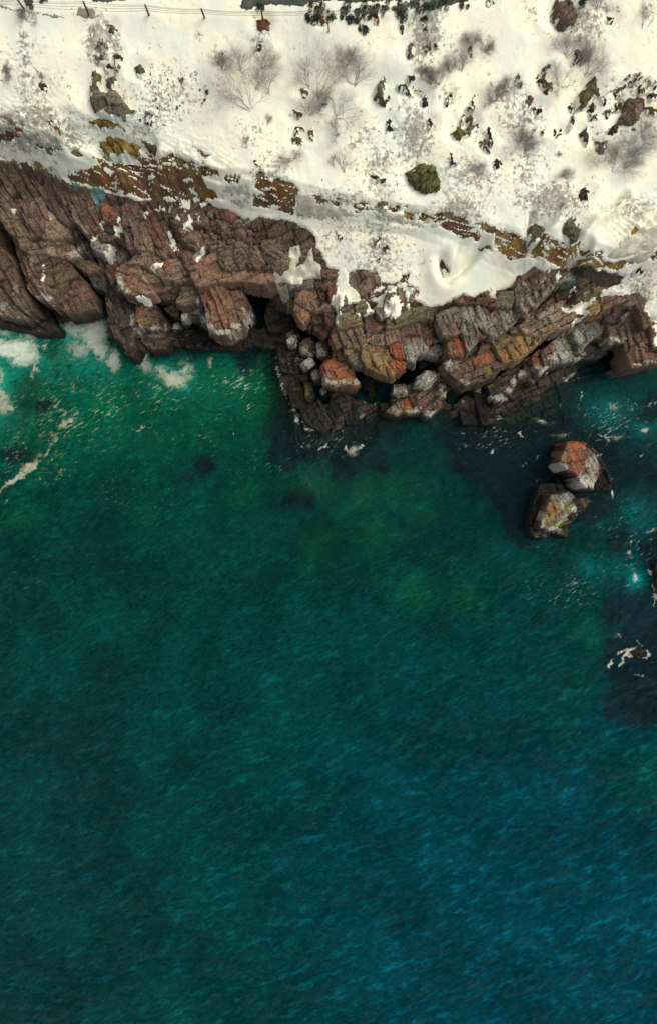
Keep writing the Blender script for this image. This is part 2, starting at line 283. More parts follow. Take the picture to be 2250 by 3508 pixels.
CARVE = [("29,753 29,802 54,850 73,914 97,987 112,1027 150,1075 190,1120",.42,2.4),("234,763 263,817 302,870 341,924 355,987 362,1012",.36,1.8),("250,888 292,963 312,997 328,1040",.34,1.8),("322,975 334,1020 342,1060 350,1100",.55,2.2),
 ("375,652 487,690 560,692 600,700",.5,1.2),("840,985 872,1040 890,1110",.85,3.2),("1023,1085 1042,1124 1071,1173 1082,1240 1066,1290 1100,1340",.55,1.6),("1237,1295 1334,1318 1400,1262 1440,1225",1.0,3.0),
 ("1530,1150 1540,1250 1530,1310",.3,1.6),("1560,1345 1646,1314 1734,1245 1841,1190 1914,1143",.42,2.6),("1734,1129 1792,1085 1865,1022 1904,973",.35,1.6),("2085,1190 2105,1205 2135,1200",.7,1.8),
 ("560,1020 600,1075 640,1110",.6,2.0),("500,680 560,740",.5,1.0),("450,740 470,690",.4,.8)]
CW = []
for s, w_, d_ in CARVE:
    CW.append(([W(px, py, 2.0) for px, py in tp('F', s)], w_, d_))
SCOOP = []                                      # hollows the wind digs in the snow round boulders: x, y, r, depth
def base_z(x, y):
    zs = []; ys = []
    for a in WL:
        ys.append(np.interp(x, a[:, 0], a[:, 1])); zs.append(np.interp(x, a[:, 0], a[:, 2]))
    z = np.full(x.shape, zs[0], float) if False else zs[0].copy()
    for k in range(len(ys)-1):
        y0, y1 = ys[k], np.minimum(ys[k+1], ys[k]-.15); t = np.clip((y0-y)/(y0-y1), 0, 1)
        z = np.where(y < y0, zs[k]+(zs[k+1]-zs[k])*t, z)
    for pts, w_, d_ in CW:
        m = (x > min(p[0] for p in pts)-3) & (x < max(p[0] for p in pts)+3) & (y > min(p[1] for p in pts)-3) & (y < max(p[1] for p in pts)+3)
        if m.any():
            d = ldist(x[m], y[m], pts); z[m] -= d_*np.exp(-(d/w_)**4)
    return z
def pxof(x, y, z): f = FPX/(CAMZ-z); return 1125+x*f, 1754-y*f
# snow cover and bare bands, photo pixels
SNOW = tp('F', "-90000,-90000 90000,-90000 90000,1210 2330,1200 2250,1190 2238,1160 2250,1107 2230,1101 2221,1072 2200,1060 2215,1025 2180,1002 2130,1014 2092,1008 2057,1017 2054,999 2121,973 2130,946 2107,935 2000,925 1930,920 1888,926 1850,925 1826,914 1800,935 1765,949 1756,984 1700,996 1689,1025 1668,993 1613,1022 1584,1008 1555,1025 1514,1046 1467,1052 1417,1025 1426,990 1397,973 1379,946 1356,973 1303,967 1291,935 1250,926 1218,926 1204,938 1192,967 1180,1014 1172,1037 1157,1057 1148,1063 1128,1034 1148,996 1154,952 1163,920 1128,920 1104,879 1100,870 1081,841 1086,812 1042,778 993,758 964,753 920,750 886,743 859,762 809,740 770,720 739,714 720,700 690,680 480,690 370,660 290,640 235,632 200,600 130,575 60,552 -100,545 -90000,500")
BARE = [("brown", tp('D', "480,175 620,170 760,112 990,125 1000,90 1060,78 1150,130 1270,130 1330,180 1400,210 1500,320 1535,372 1380,385 1150,390 1000,370 800,320 580,265 490,240")),
 ("brown", tp('E', "250,232 400,225 480,255 560,292 572,320 540,375 530,450 540,475 390,462 230,415 240,345 340,345 270,300")),
 ("brown", tp('G', "20,575 70,530 120,492 200,530 235,570 285,640 270,668 180,655 100,620")),
 ("ochre", tp('G', "380,690 400,630 450,590 500,622 640,685 760,705 860,720 960,705 1050,760 1120,800 1330,808 1250,860 1120,850 1000,900 900,870 800,830 700,785 500,800 420,750")),
 ("ochre", tp('G', "255,545 330,560 440,600 380,610")), ("brown", tp('G', "275,695 340,705 400,755 300,735")),
 ("ochre", tp('E', "1180,430 1215,440 1205,470 1175,450")), ("ochre", tp('E', "1310,470 1370,480 1370,520 1340,535 1300,500")),
 ("ochre", tp('D', "170,90 260,100 330,160 420,190 420,215 330,180 250,160")), ("brown", tp('D', "1210,130 1290,125 1320,165 1260,170")),
 ("brown", tp('A', "390,900 425,885 455,950 430,960")), ("ochre", tp('A', "20,860 90,850 120,900 60,910")), ("brown", tp('A', "100,880 180,880 150,940 60,930 40,980 110,985 90,930")),
 ("ochre", tp('D', "1370,20 1480,70 1440,85 1390,60")), ("dark", tp('P7', "430,200 600,210 850,230 1000,300 1120,330 1100,400 900,460 600,330 480,280")),
 ("tan", tp('P5', "1200,270 1340,290 1370,400 1290,470 1190,580 1100,400 1210,440")), ("tan", tp('P5', "1020,310 1090,270 1080,400 1170,560 1130,570 1030,420")),
 ("tan", tp('P6', "20,460 100,480 150,560 240,470 270,520 220,640 120,640 60,560")), ("dark", tp('P6', "80,300 150,290 170,380 110,370")),
 ("dark", tp('G', "1360,670 1470,640 1440,690 1390,700")), ("ochre", tp('G', "1350,600 1390,572 1430,600 1390,625"))]
# places where heather stalks break the snow: px, py, rx, ry, strength
SPECK = [(85,200,28,120,.55),(130,170,40,40,.3),(95,330,45,130,.5),(160,330,90,110,.35),(345,150,45,75,1.0),(350,90,30,40,.6),(400,180,25,60,.6),(560,330,150,110,.42),(500,420,120,60,.5),(20,240,30,60,.4),(120,410,140,60,.6),
 (250,420,100,50,.4),(30,430,80,60,.8),(120,480,200,40,.9),(420,470,160,50,.4),(680,130,20,30,.35),(750,220,20,60,.4),(890,150,30,60,.5),(1260,170,30,40,.25),(1460,100,50,110,1.0),(1440,180,50,60,.6),(1500,130,40,60,.4),(1410,470,70,100,.75),(1400,430,60,60,.5),
 (1250,480,80,60,.4),(1290,560,70,90,.5),(1310,650,80,80,.45),(1150,680,160,50,.45),(920,590,80,60,.4),(860,470,60,60,.35),(1820,40,30,40,.25),(1700,30,30,20,.2),(2000,70,90,90,.5),(2050,40,60,40,.4),(2220,60,25,80,.4),
 (1520,160,50,50,.3),(1650,180,60,40,.3),(1730,340,70,70,.55),(1780,410,80,60,.6),(1750,370,50,80,.5),(2120,320,150,60,.4),(2200,460,90,60,.4),(2030,470,80,50,.3),(1600,620,140,90,.5),(1580,720,100,50,.7),(1800,590,50,90,.5),(1790,530,80,60,.4),
 (1890,690,130,60,.8),(1830,720,60,60,.5),(1960,690,60,50,.5),(2150,720,90,40,.5),(1360,770,90,60,.3),(1180,820,120,80,.35),(1300,840,60,110,.65),(1290,900,120,60,.5),(1400,900,60,60,.3),(2200,990,60,80,.6),(2150,960,60,40,.5),(1190,870,60,50,.3),(1270,790,60,40,.4),(960,640,40,30,.5),(1530,330,50,40,.4),(1640,460,80,50,.3)]
DIRT = [(60,430,120,70,.9),(150,500,160,60,.8),(330,520,60,40,.5),(480,480,90,50,.4),(620,530,120,50,.6),(760,560,50,40,.5),(850,660,90,60,.6),(1120,715,160,40,.4),(1300,745,120,25,.7),(1850,880,160,60,.6),(2200,780,90,90,.8),(2050,900,90,40,.5),(660,110,0.1,0.1,0),(330,65,0.1,0.1,0),(1010,900,90,90,.5)]
def blobs(px, py, lst):
    r = np.zeros(px.shape)
    for cx, cy, rx, ry, s in lst:
        if rx < 1: continue
        q = ((px-cx)/rx)**2+((py-cy)/ry)**2; r = np.maximum(r, s*np.exp(-q*.9))
    return r
def axis(lo, hi, step, far, lowstep=None, lowto=None):
    a = list(np.arange(lo, hi+1e-6, step))
    s = step; p = hi
    while p < far: s *= 1.35; p += s; a.append(p)
    s = step; p = lo; b = []
    if lowto is not None:
        while p > lowto: p -= lowstep; b.append(p)
        s = lowstep
    while p > -far: s *= 1.35; p -= s; b.append(p)
    return np.array(b[::-1]+a)
# ------------------------------------------------------------------ block builder (rocks, slabs, boulders, drifts)
GX0, GY0, GS, GNX, GNY = -27.0, -6.0, .05, 1080, 760
HR = None                                       # height raster of everything solid built so far
def samp(x, y):
    i = np.clip(((x-GX0)/GS).astype(int), 0, GNX-1); j = np.clip(((y-GY0)/GS).astype(int), 0, GNY-1); return HR[j, i]
def ground_at(px, py):
    z = 8.0
    for _ in range(12):
        x, y = W(px, py, z); z = .5*z+.5*float(samp(np.array([x]), np.array([y]))[0])
    x, y = W(px, py, z); return x, y, z
NB = [0]
def block(poly, z, key='tan', ang=20, amp=1.0, fac=None, thick=None, bev=.09, grow=.05, snowy=0, dome=0., tilt=(0, 0), warp=.05, name='rock_block', label=None, cat='rock', group=None, parent=None, mat=None, snowtop=0, mot=0, over=0., st=True, kind=None):
    NB[0] += 1; sd = NB[0] % 61
    p = np.array([W(a, b, z) for a, b in poly]); lo = p.min(0)-.3; hi = p.max(0)+.3; size = float(max(hi-lo)); res = min(.055, max(.03, size/45))
    xs = np.arange(lo[0], hi[0]+res, res); ys = np.arange(lo[1], hi[1]+res, res); x, y = np.meshgrid(xs, ys)
    wx = x+warp*fbm(x*2.3, y*2.3, 4, sd)+warp*.5*perlin(x*7, y*7, sd); wy = y+warp*fbm(x*2.3, y*2.3, 4, sd+11)+warp*.5*perlin(x*7, y*7, sd+5)
    d = sdist(wx, wy, p)+grow; dm = max(d.max(), .05)
    if thick is None: thick = min(2.2, .5+.35*size)
    fs = fac or min(1.15, max(.45, size*.30))
    rz, tone = rockshape(x, y, ang, fs, sd, amp)
    c0 = p.mean(0); bv = min(bev, dm*.6)
    q = np.clip(d/bv, 0, 1); top = z + tilt[0]*(x-c0[0])+tilt[1]*(y-c0[1]) + rz*sstep(-.05, .2, d) - bv*.8*(1-np.sqrt(1-(1-q)**2))
    if dome: top -= dome*(1-np.clip(d/dm, 0, 1))**2
    zz = np.where(d >= 0, top, top+d*13.0); zz = np.maximum(zz, z-thick)
    keep = d > -.2-thick/9.0*1.0
    keep = d > -min(.20, thick/13.0+.05)
    Fq = gridfaces(*x.shape); kf = keep.ravel()[Fq].all(1); Fq = Fq[kf]
    if not len(Fq): return None
    col = np.array(K[key])[None, :]*np.ones((x.size, 3)); xr, yr, zr = x.ravel(), y.ravel(), zz.ravel()
    jit = (.84+.14*math.sin(NB[0]*12.9))*(1 if st or snowy else 1.1)
    col = col*(tone.ravel()*jit)[:, None]
    n1 = fbm(xr*1.6, yr*1.6, 4, sd+2); col *= (1+.5*n1)[:, None]*np.array([1+.04*math.sin(NB[0]), 1, 1-.04*math.sin(NB[0])])
    if mot:
        m = sstep(.02, .16, fbm(xr*3.2, yr*1.9, 5, sd+4))*mot; col = col*(1-m[:, None])+np.array(K['pale'])*m[:, None]
    tide = sstep(.6, 2.6, zr+.6*n1)[:, None]; col = col*(.11+.89*tide)*(1-.25*(1-tide)*np.array([1, .6, .4]))          # dark tidal zone
    if st: col = stain(xr, yr, z+0*xr, col, sd % 7, 1.28 if st == 2 else 1)
    V = np.stack([xr, yr, zr], 1); at = {'Col': col}
    if snowy:
        at['snow'] = np.clip(snowy-d.ravel()/.34+1.0*fbm(xr*(6 if size < 1.3 else 1.9), yr*(6 if size < 1.3 else 1.9), 4, sd+1), 0, 1); at['speck'] = 0*xr; at['dirt'] = 0*xr; mat = M_GROUND
    V2, F2, a2 = compact(V, Fq, at)
    i = ((V2[:, 0]-GX0)/GS).astype(int); j = ((V2[:, 1]-GY0)/GS).astype(int); ok = (i >= 0) & (i < GNX-1) & (j >= 0) & (j < GNY-1)
    for di in (0, 1):
        for dj in (0, 1): np.maximum.at(HR, (j[ok]+dj, i[ok]+di), V2[ok, 2])
    o = mesh(name, V2, F2, mat or M_ROCK, a2, parent=parent)
    if label: tag(o, label, cat, group)
    if kind: tag(o, kind=kind)
    return o
def drape(name, poly, mat, h=.07, kind='structure', warp=.07, pillow=.25, zg=5.0, parent=None, smoothk=3, label=None, cat=None, group=None, bumpy=.03, col=None):
    """a sheet of snow, ice or asphalt lying on whatever is below it"""
    NB[0] += 1; sd = NB[0] % 61
    pts = []
    for a, b in poly:
        x, y, z = ground_at(a, b); pts.append((x, y))
    p = np.array(pts); lo = p.min(0)-.3; hi = p.max(0)+.3; res = .05
    x, y = np.meshgrid(np.arange(lo[0], hi[0]+res, res), np.arange(lo[1], hi[1]+res, res))
    wx = x+warp*fbm(x*2, y*2, 4, sd)*1.5+warp*.7*perlin(x*8, y*8, sd); wy = y+warp*fbm(x*2, y*2, 4, sd+11)*1.5+warp*.7*perlin(x*8, y*8, sd+3)
    d = sdist(wx, wy, p)
    s = 0
    offs = range(-smoothk, smoothk+1); cnt = 0
    for di in offs:
        for dj in offs: s = s+samp(x+di*GS, y+dj*GS); cnt += 1
    base = s/cnt
    t = np.clip(d/pillow, 0, 1); zz = base + h*np.sqrt(1-(1-t)**2) + bumpy*fbm(x*1.7, y*1.7, 3, sd)*t
    zz = np.where(d < 0, base+d*4-.02, zz)
    keep = d > -.10; Fq = gridfaces(*x.shape); Fq = Fq[keep.ravel()[Fq].all(1)]
    if not len(Fq): return None
    V = np.stack([x.ravel(), y.ravel(), zz.ravel()], 1); V2, F2, _ = compact(V, Fq, {})
    o = mesh(name, V2, F2, mat, parent=parent); tag(o, label, cat, group, kind); return o
# ------------------------------------------------------------------ boulders standing in the snow (scoops must exist before the terrain)
# tile, outline, height above snow, colour, label, options
UP = [
 ('A',"610,690 620,620 660,570 690,615 740,632 790,602 850,660 900,720 932,750 860,790 790,797 720,770 640,730",.9,'gray2',"broad grey boulder left of centre, largest rock in the snow",dict(dome=.4)),
 ('A',"640,520 680,450 702,520 690,560 660,600 625,640 640,570",.6,'olive',"narrow olive ledge along the left side of the broad grey boulder",{}),
 ('A',"738,545 790,520 832,560 812,592 755,592",.35,'gray2',"low round grey rock just above the broad grey boulder",{}),
 ('A',"790,372 820,355 866,385 866,412 800,430",.4,'brown',"square brown rock in the heather above the broad grey boulder",{}),
 ('A',"757,165 805,170 808,195 832,210 790,232 764,215",.3,'gray2',"small hourglass shaped grey rock below the fence",{}),
 ('A',"944,470 985,432 1005,470 1028,490 1000,528 960,522",.5,'gray2',"rounded grey rock on clean snow right of the heather strip",{}),
 ('A',"265,590 290,568 332,590 322,616 275,616",.4,'maroon',"small reddish rock alone near the left edge of the snow",{}),
 ('A',"735,460 765,430 790,470 750,482",.3,'dark',"dark pointed rock between the heather and the broad grey boulder",{}),
 ('A',"628,842 700,825 800,835 842,880 872,892 780,885 660,872",.4,'ochre',"short yellow moss covered ledge under the broad grey boulder",{}),
 ('A',"640,965 760,940 880,935 950,975 1010,1027 990,1060 880,1075 760,1055 690,1030",.5,'ochre',"long yellow and brown mossy ledge above the brown cliff face",{}),
 ('A',"960,965 1000,965 1060,1000 1120,1010 1150,1040 1100,1065 1020,1020",.3,'brown',"thin brown ledge right of the long mossy ledge",{}),
 ('A',"330,835 365,835 372,855 345,860",.2,'dark',"tiny dark rock on the streaked snow at far left",{}),
 ('A',"65,950 95,940 100,985 80,985",.25,'vdark',"small black rock at the left edge above the cliff",{}),
 ('B',"490,792 520,765 545,765 590,790 552,822 530,800",.4,'olive',"olive rock poking through the middle bare shrub",{}),
 ('B',"560,625 600,612 612,640 632,640 600,675",.35,'olive',"small olive rock at the upper left of the middle bare shrub",{}),
 ('B',"510,962 548,945 590,970 580,1002 520,1000",.35,'olive',"olive rock below the middle bare shrub, left of a narrow one",{}),
 ('B',"625,905 665,898 660,972 635,958",.35,'olive',"narrow olive rock below the middle bare shrub",{}),
 ('B',"725,725 760,728 755,742 725,738",.2,'dark',"flat dark rock beneath the centre of the middle bare shrub",{}),
 ('B',"535,880 600,890 600,905 550,905 545,950 535,930",.25,'dark',"dark crooked rock at the foot of the middle bare shrub",{}),
 ('B',"1172,488 1188,520 1165,565 1150,650 1172,708 1135,692 1100,655 1112,600 1140,540",.75,'olive',"long curved dark olive rock in a wind scoop",dict(dome=.2)),
 ('B',"1165,705 1205,665 1200,690 1180,715",.3,'dark',"dark spike beside the foot of the long curved rock",{}),
 ('B',"1350,292 1376,285 1360,330 1358,390 1330,388 1332,345",.45,'gray2',"slender upright grey rock near the top centre right",{}),
 ('B',"1240,602 1300,580 1322,600 1282,625",.4,'dark',"dark rock capped with snow left of a brown wedge",{}),
 ('B',"1290,645 1320,620 1368,672 1330,662",.35,'brown',"brown wedge rock in a row right of the long curved rock",{}),
 ('B',"1322,525 1390,525 1370,545 1345,570 1330,550",.3,'dark',"dark rock topping the row right of the long curved rock",{}),
 ('B',"1425,685 1450,652 1476,702 1450,730 1425,722",.45,'dark',"dark squarish rock under a bare shrub at centre right",{}),
 ('B',"1370,630 1420,635 1425,655 1380,645",.25,'dark',"thin dark rock linking the brown wedge to its neighbour",{}),
 ('B',"1166,832 1210,820 1222,900 1190,907",.45,'vdark',"black upright rock with a snow ring around it",{}),
 ('B',"1265,172 1302,160 1306,205 1285,222",.35,'brown',"small brown rock hanging below the evergreen bushes",{}),
 ('B',"262,122 330,110 362,140 356,200 302,212 266,182",.6,'rust2',"rusty orange boulder under the fence wires",dict(dome=.2)),
 ('B',"690,112 750,100 756,160 712,156",.45,'rust2',"rusty red rock among the evergreens under the wires",{}),
 ('B',"1095,110 1125,100 1125,155 1100,158",.35,'red',"small red rock at the right end of the evergreens",{}),
 ('B',"272,320 300,290 300,330 280,340",.25,'dark',"small dark rock above the left bare shrub",{}),
 ('B',"5,365 20,358 30,372 15,378",.2,'vdark',"tiny black stone left of the left bare shrub",{}),
 ('C',"820,62 828,-20 950,-20 990,60 985,120 920,165 870,150 840,110",1.1,'brown',"big brown boulder at the top edge of the snow",dict(dome=.3)),
 ('C',"955,345 982,325 1035,350 1020,400 988,412",.5,'maroon',"reddish brown rock above right of the spiky shrub",{}),
 ('C',"940,440 965,412 965,450 940,462",.3,'brown',"small brown rock at the right foot of the spiky shrub",{}),
 ('C',"725,545 758,500 770,550 818,568 812,610 780,627 732,592",.8,'maroon',"red brown hollowed boulder in a round wind scoop",{}),
 ('C',"990,672 1050,590 1078,545 1112,520 1130,600 1150,650 1100,652 1090,690 1040,737 1000,712",.9,'olive',"tall boulder with an olive top right of the scooped boulder",dict(dome=.2)),
 ('C',"1330,680 1370,660 1478,670 1440,800 1392,840 1280,832 1322,770",1.0,'pinkb',"large box shaped brown boulder near the right edge",{}),
 ('C',"1170,780 1212,750 1226,792 1190,820",.4,'maroon',"red rock left of the box shaped boulder",{}),
 ('C',"1250,742 1290,700 1302,740 1270,772",.4,'olive',"olive rock touching the left of the box shaped boulder",{}),
 ('C',"1408,620 1460,605 1476,640 1430,656",.4,'olive',"greenish rock above the box shaped boulder",{}),
 ('C',"1228,632 1300,608 1280,662",.3,'maroon',"red sliver of rock above left of the box shaped boulder",{}),
 ('C',"1460,742 1530,748 1560,770 1545,802 1500,790",.4,'moss',"mossy rock right of the box shaped boulder at the frame edge",{}),
 ('C',"1480,650 1540,640 1560,670 1500,690",.35,'dark',"dark rock at the right frame edge above the mossy one",{}),
 ('C',"1080,815 1110,790 1135,832 1075,832",.35,'maroon',"small red triangle of rock under the tall olive boulder",{}),
 ('C',"1060,722 1080,700 1112,790 1075,815",.3,'wet',"dark bluish rock below the tall olive boulder",{}),
 ('C',"1010,922 1040,870 1068,870 1070,950 1055,1002 1032,980",.6,'brown',"tall brown rock wedge below the dark broken line",{}),
 ('C',"1110,982 1198,985 1190,1030 1150,1070 1120,1040",.6,'brown',"brown boulder above the large hazy shrub at right",{}),
 ('G',"1002,310 1030,278 1072,310 1050,372 990,372",.5,'dark',"dark oval rock alone in the snow at lower right",dict(dome=.15)),
 ('C',"610,702 655,645 672,680 652,720 615,735",.4,'brown',"leaning brown rock at mid right, above a black one",{}),
 ('C',"660,755 700,760 722,735 727,770 692,782",.35,'vdark',"black crescent rock below the leaning brown rock",{}),
 ('C',"88,935 140,880 170,890 190,912 215,950 160,957",.5,'moss',"mossy green rock, left one of a green pair",{}),
 ('C',"203,822 245,800 262,842 230,860",.45,'moss',"small mossy green rock on top of the grey block",{}),
 ('C',"205,905 240,870 292,860 295,892 240,922 215,942",.5,'gray2',"grey block between two mossy rocks",{}),
 ('C',"285,992 335,970 346,1010 305,1025",.45,'olive',"olive rock below the grey block and its mossy rocks",{}),
 ('C',"236,745 244,680 250,640 257,690 254,750",.3,'vdark',"thin black upright stone above the mossy rocks",{}),
 ('C',"345,880 360,850 378,975 360,962 352,920",.35,'vdark',"tall black sliver of rock right of the grey block",{}),
 ('C',"365,980 395,985 385,1005",.25,'vdark',"black chip at the foot of the tall black sliver",{}),
 ('C',"920,722 935,715 950,765 940,782",.3,'vdark',"upper black splinter in the broken line at right",{}),
 ('C',"928,912 945,810 985,765 970,800 950,880",.35,'dark',"lower dark splinter in the broken line at right",{}),
 ('C',"1190,112 1250,118 1238,130 1212,150",.3,'maroon',"small dark red rock right of the big top boulder",{}),
 ('C',"160,792 186,790 185,820 175,862",.25,'vdark',"narrow black rock left of the mossy rocks",{}),
 ('C',"60,690 85,650 110,660 80,690 60,738",.3,'vdark',"black bent rock near the centre right shrubs",{}),
 ('C',"545,555 560,505 575,520 560,545",.25,'vdark',"black chip above a taller black one at mid right",{}),
 ('C',"570,570 590,575 596,605 575,605",.25,'vdark',"black stub below the black chip at mid right",{}),
 ('C',"1150,690 1170,680 1188,715 1160,720",.3,'wet',"bluish black rock left of the olive rock",{}),
 ('C',"1180,922 1210,890 1240,870 1280,885 1262,910 1212,932",.4,'dark',"dark striped rock below the box shaped boulder",{}),
 ('C',"1360,900 1398,888 1390,905",.25,'dark',"small dark rock right of the striped rock",{}),
 ('C',"768,480 780,450 800,455 790,490",.35,'vdark',"black rock at the rim of the round wind scoop",{}),
 ('C',"345,0 362,-15 395,5 355,28",.3,'brown',"small brown rock at the very top edge",{}),
 ('C',"818,912 832,902 838,925 822,950",.22,'vdark',"black stone, left of a leaning pair at lower right",{}),
 ('C',"835,965 870,905 875,925 858,950",.25,'vdark',"slanting black stone, right of a leaning pair",{}),
 ('C',"652,960 668,912 678,912 662,955",.2,'vdark',"thin slanting black stone above the small shrub",{}),
 ('C',"730,920 745,908 740,935",.2,'vdark',"tiny black stone between two slanting ones",{}),
 ('C',"215,330 238,320 244,345 235,388 222,360",.3,'vdark',"black stone at the foot of the round upper shrub",{}),
 ('C',"215,740 235,740 240,770 215,760",.25,'dark',"dark stone just over the small mossy rock",{}),
 ('G',"652,545 680,530 740,545 772,582 740,640 700,662 665,645",.9,'olive2',"olive grey rounded crag on the cliff top at lower right",{}),
 ('G',"880,535 910,500 950,495 1012,580 1000,642 960,655 910,605",.8,'olive2',"broken olive crag beside the folded snow drift",{}),
 ('G',"390,110 400,70 430,90 460,92 430,150 402,155",.35,'vdark',"black crumpled rock right of the feathery shrub",{}),
 ('G',"310,-8 340,-5 372,40 342,45",.4,'dark',"dark leaning rock below the mossy pair",{}),
 ('G',"75,45 100,25 125,35 95,60 105,100 130,130 95,120",.25,'dark',"thin curled dark rock edge right of the mossy boulder",{}),
 ('G',"1385,885 1440,840 1442,882 1402,898",.4,'vdark',"black rock in the snow at the right above the gully",{}),
 ('E',"1318,168 1365,152 1385,112 1430,100 1490,104 1530,140 1552,200 1550,275 1500,290 1430,285 1370,240",1.0,'moss',"large moss covered boulder in the middle of the snow slope",dict(dome=.22,amp=.8,warp=.2)),
 ('E',"1062,200 1110,205 1190,225 1150,240 1080,215",.3,'dark',"flat dark slab left of the mossy boulder",{}),
 ('E',"1110,385 1180,375 1190,400 1160,438 1120,425",.4,'gray2',"grey rock at the lip of the cliff, centre",{}),
 ('E',"820,600 850,620 895,655 850,650 825,630",.25,'dark',"thin dark rock in the snow shelf under the cliff lip",{}),
 ('E',"1105,645 1135,640 1125,680 1110,690",.3,'dark',"upper dark rock in the centre of the snow shelf",{}),
 ('E',"1150,690 1190,700 1192,730 1160,735",.3,'dark',"lower dark rock in the centre of the snow shelf",{}),
 ('E',"1115,780 1140,790 1130,805",.2,'vdark',"black chip low on the snow shelf",{}),
 ('E',"245,95 265,90 285,130 265,130",.25,'vdark',"black stump above the second cliff band",{}),
 ('G',"22,790 40,810 75,890 60,888 30,850",.35,'vdark',"long black rock edge in the curved snow crack",{}),
 ('B',"1475,840 1490,835 1495,880 1478,900",.3,'vdark',"narrow black rock right of the ringed black one",{}),
 ('B',"1460,545 1495,540 1515,565 1478,568",.3,'dark',"small dark rock at the top of a bare shrub",{}),
]
K.update(gray2=(.155,.14,.115), rust2=(.21,.095,.05), pinkb=(.19,.13,.10), olive2=(.17,.15,.09))
for t, s, h, key, lab, op in UP:
    P = tp(t, s); cx = sum(p[0] for p in P)/len(P); cy = sum(p[1] for p in P)/len(P); r = max(max(abs(p[0]-cx), abs(p[1]-cy)) for p in P)
    if r > 14: SCOOP.append((cx, cy, r, .45*h))
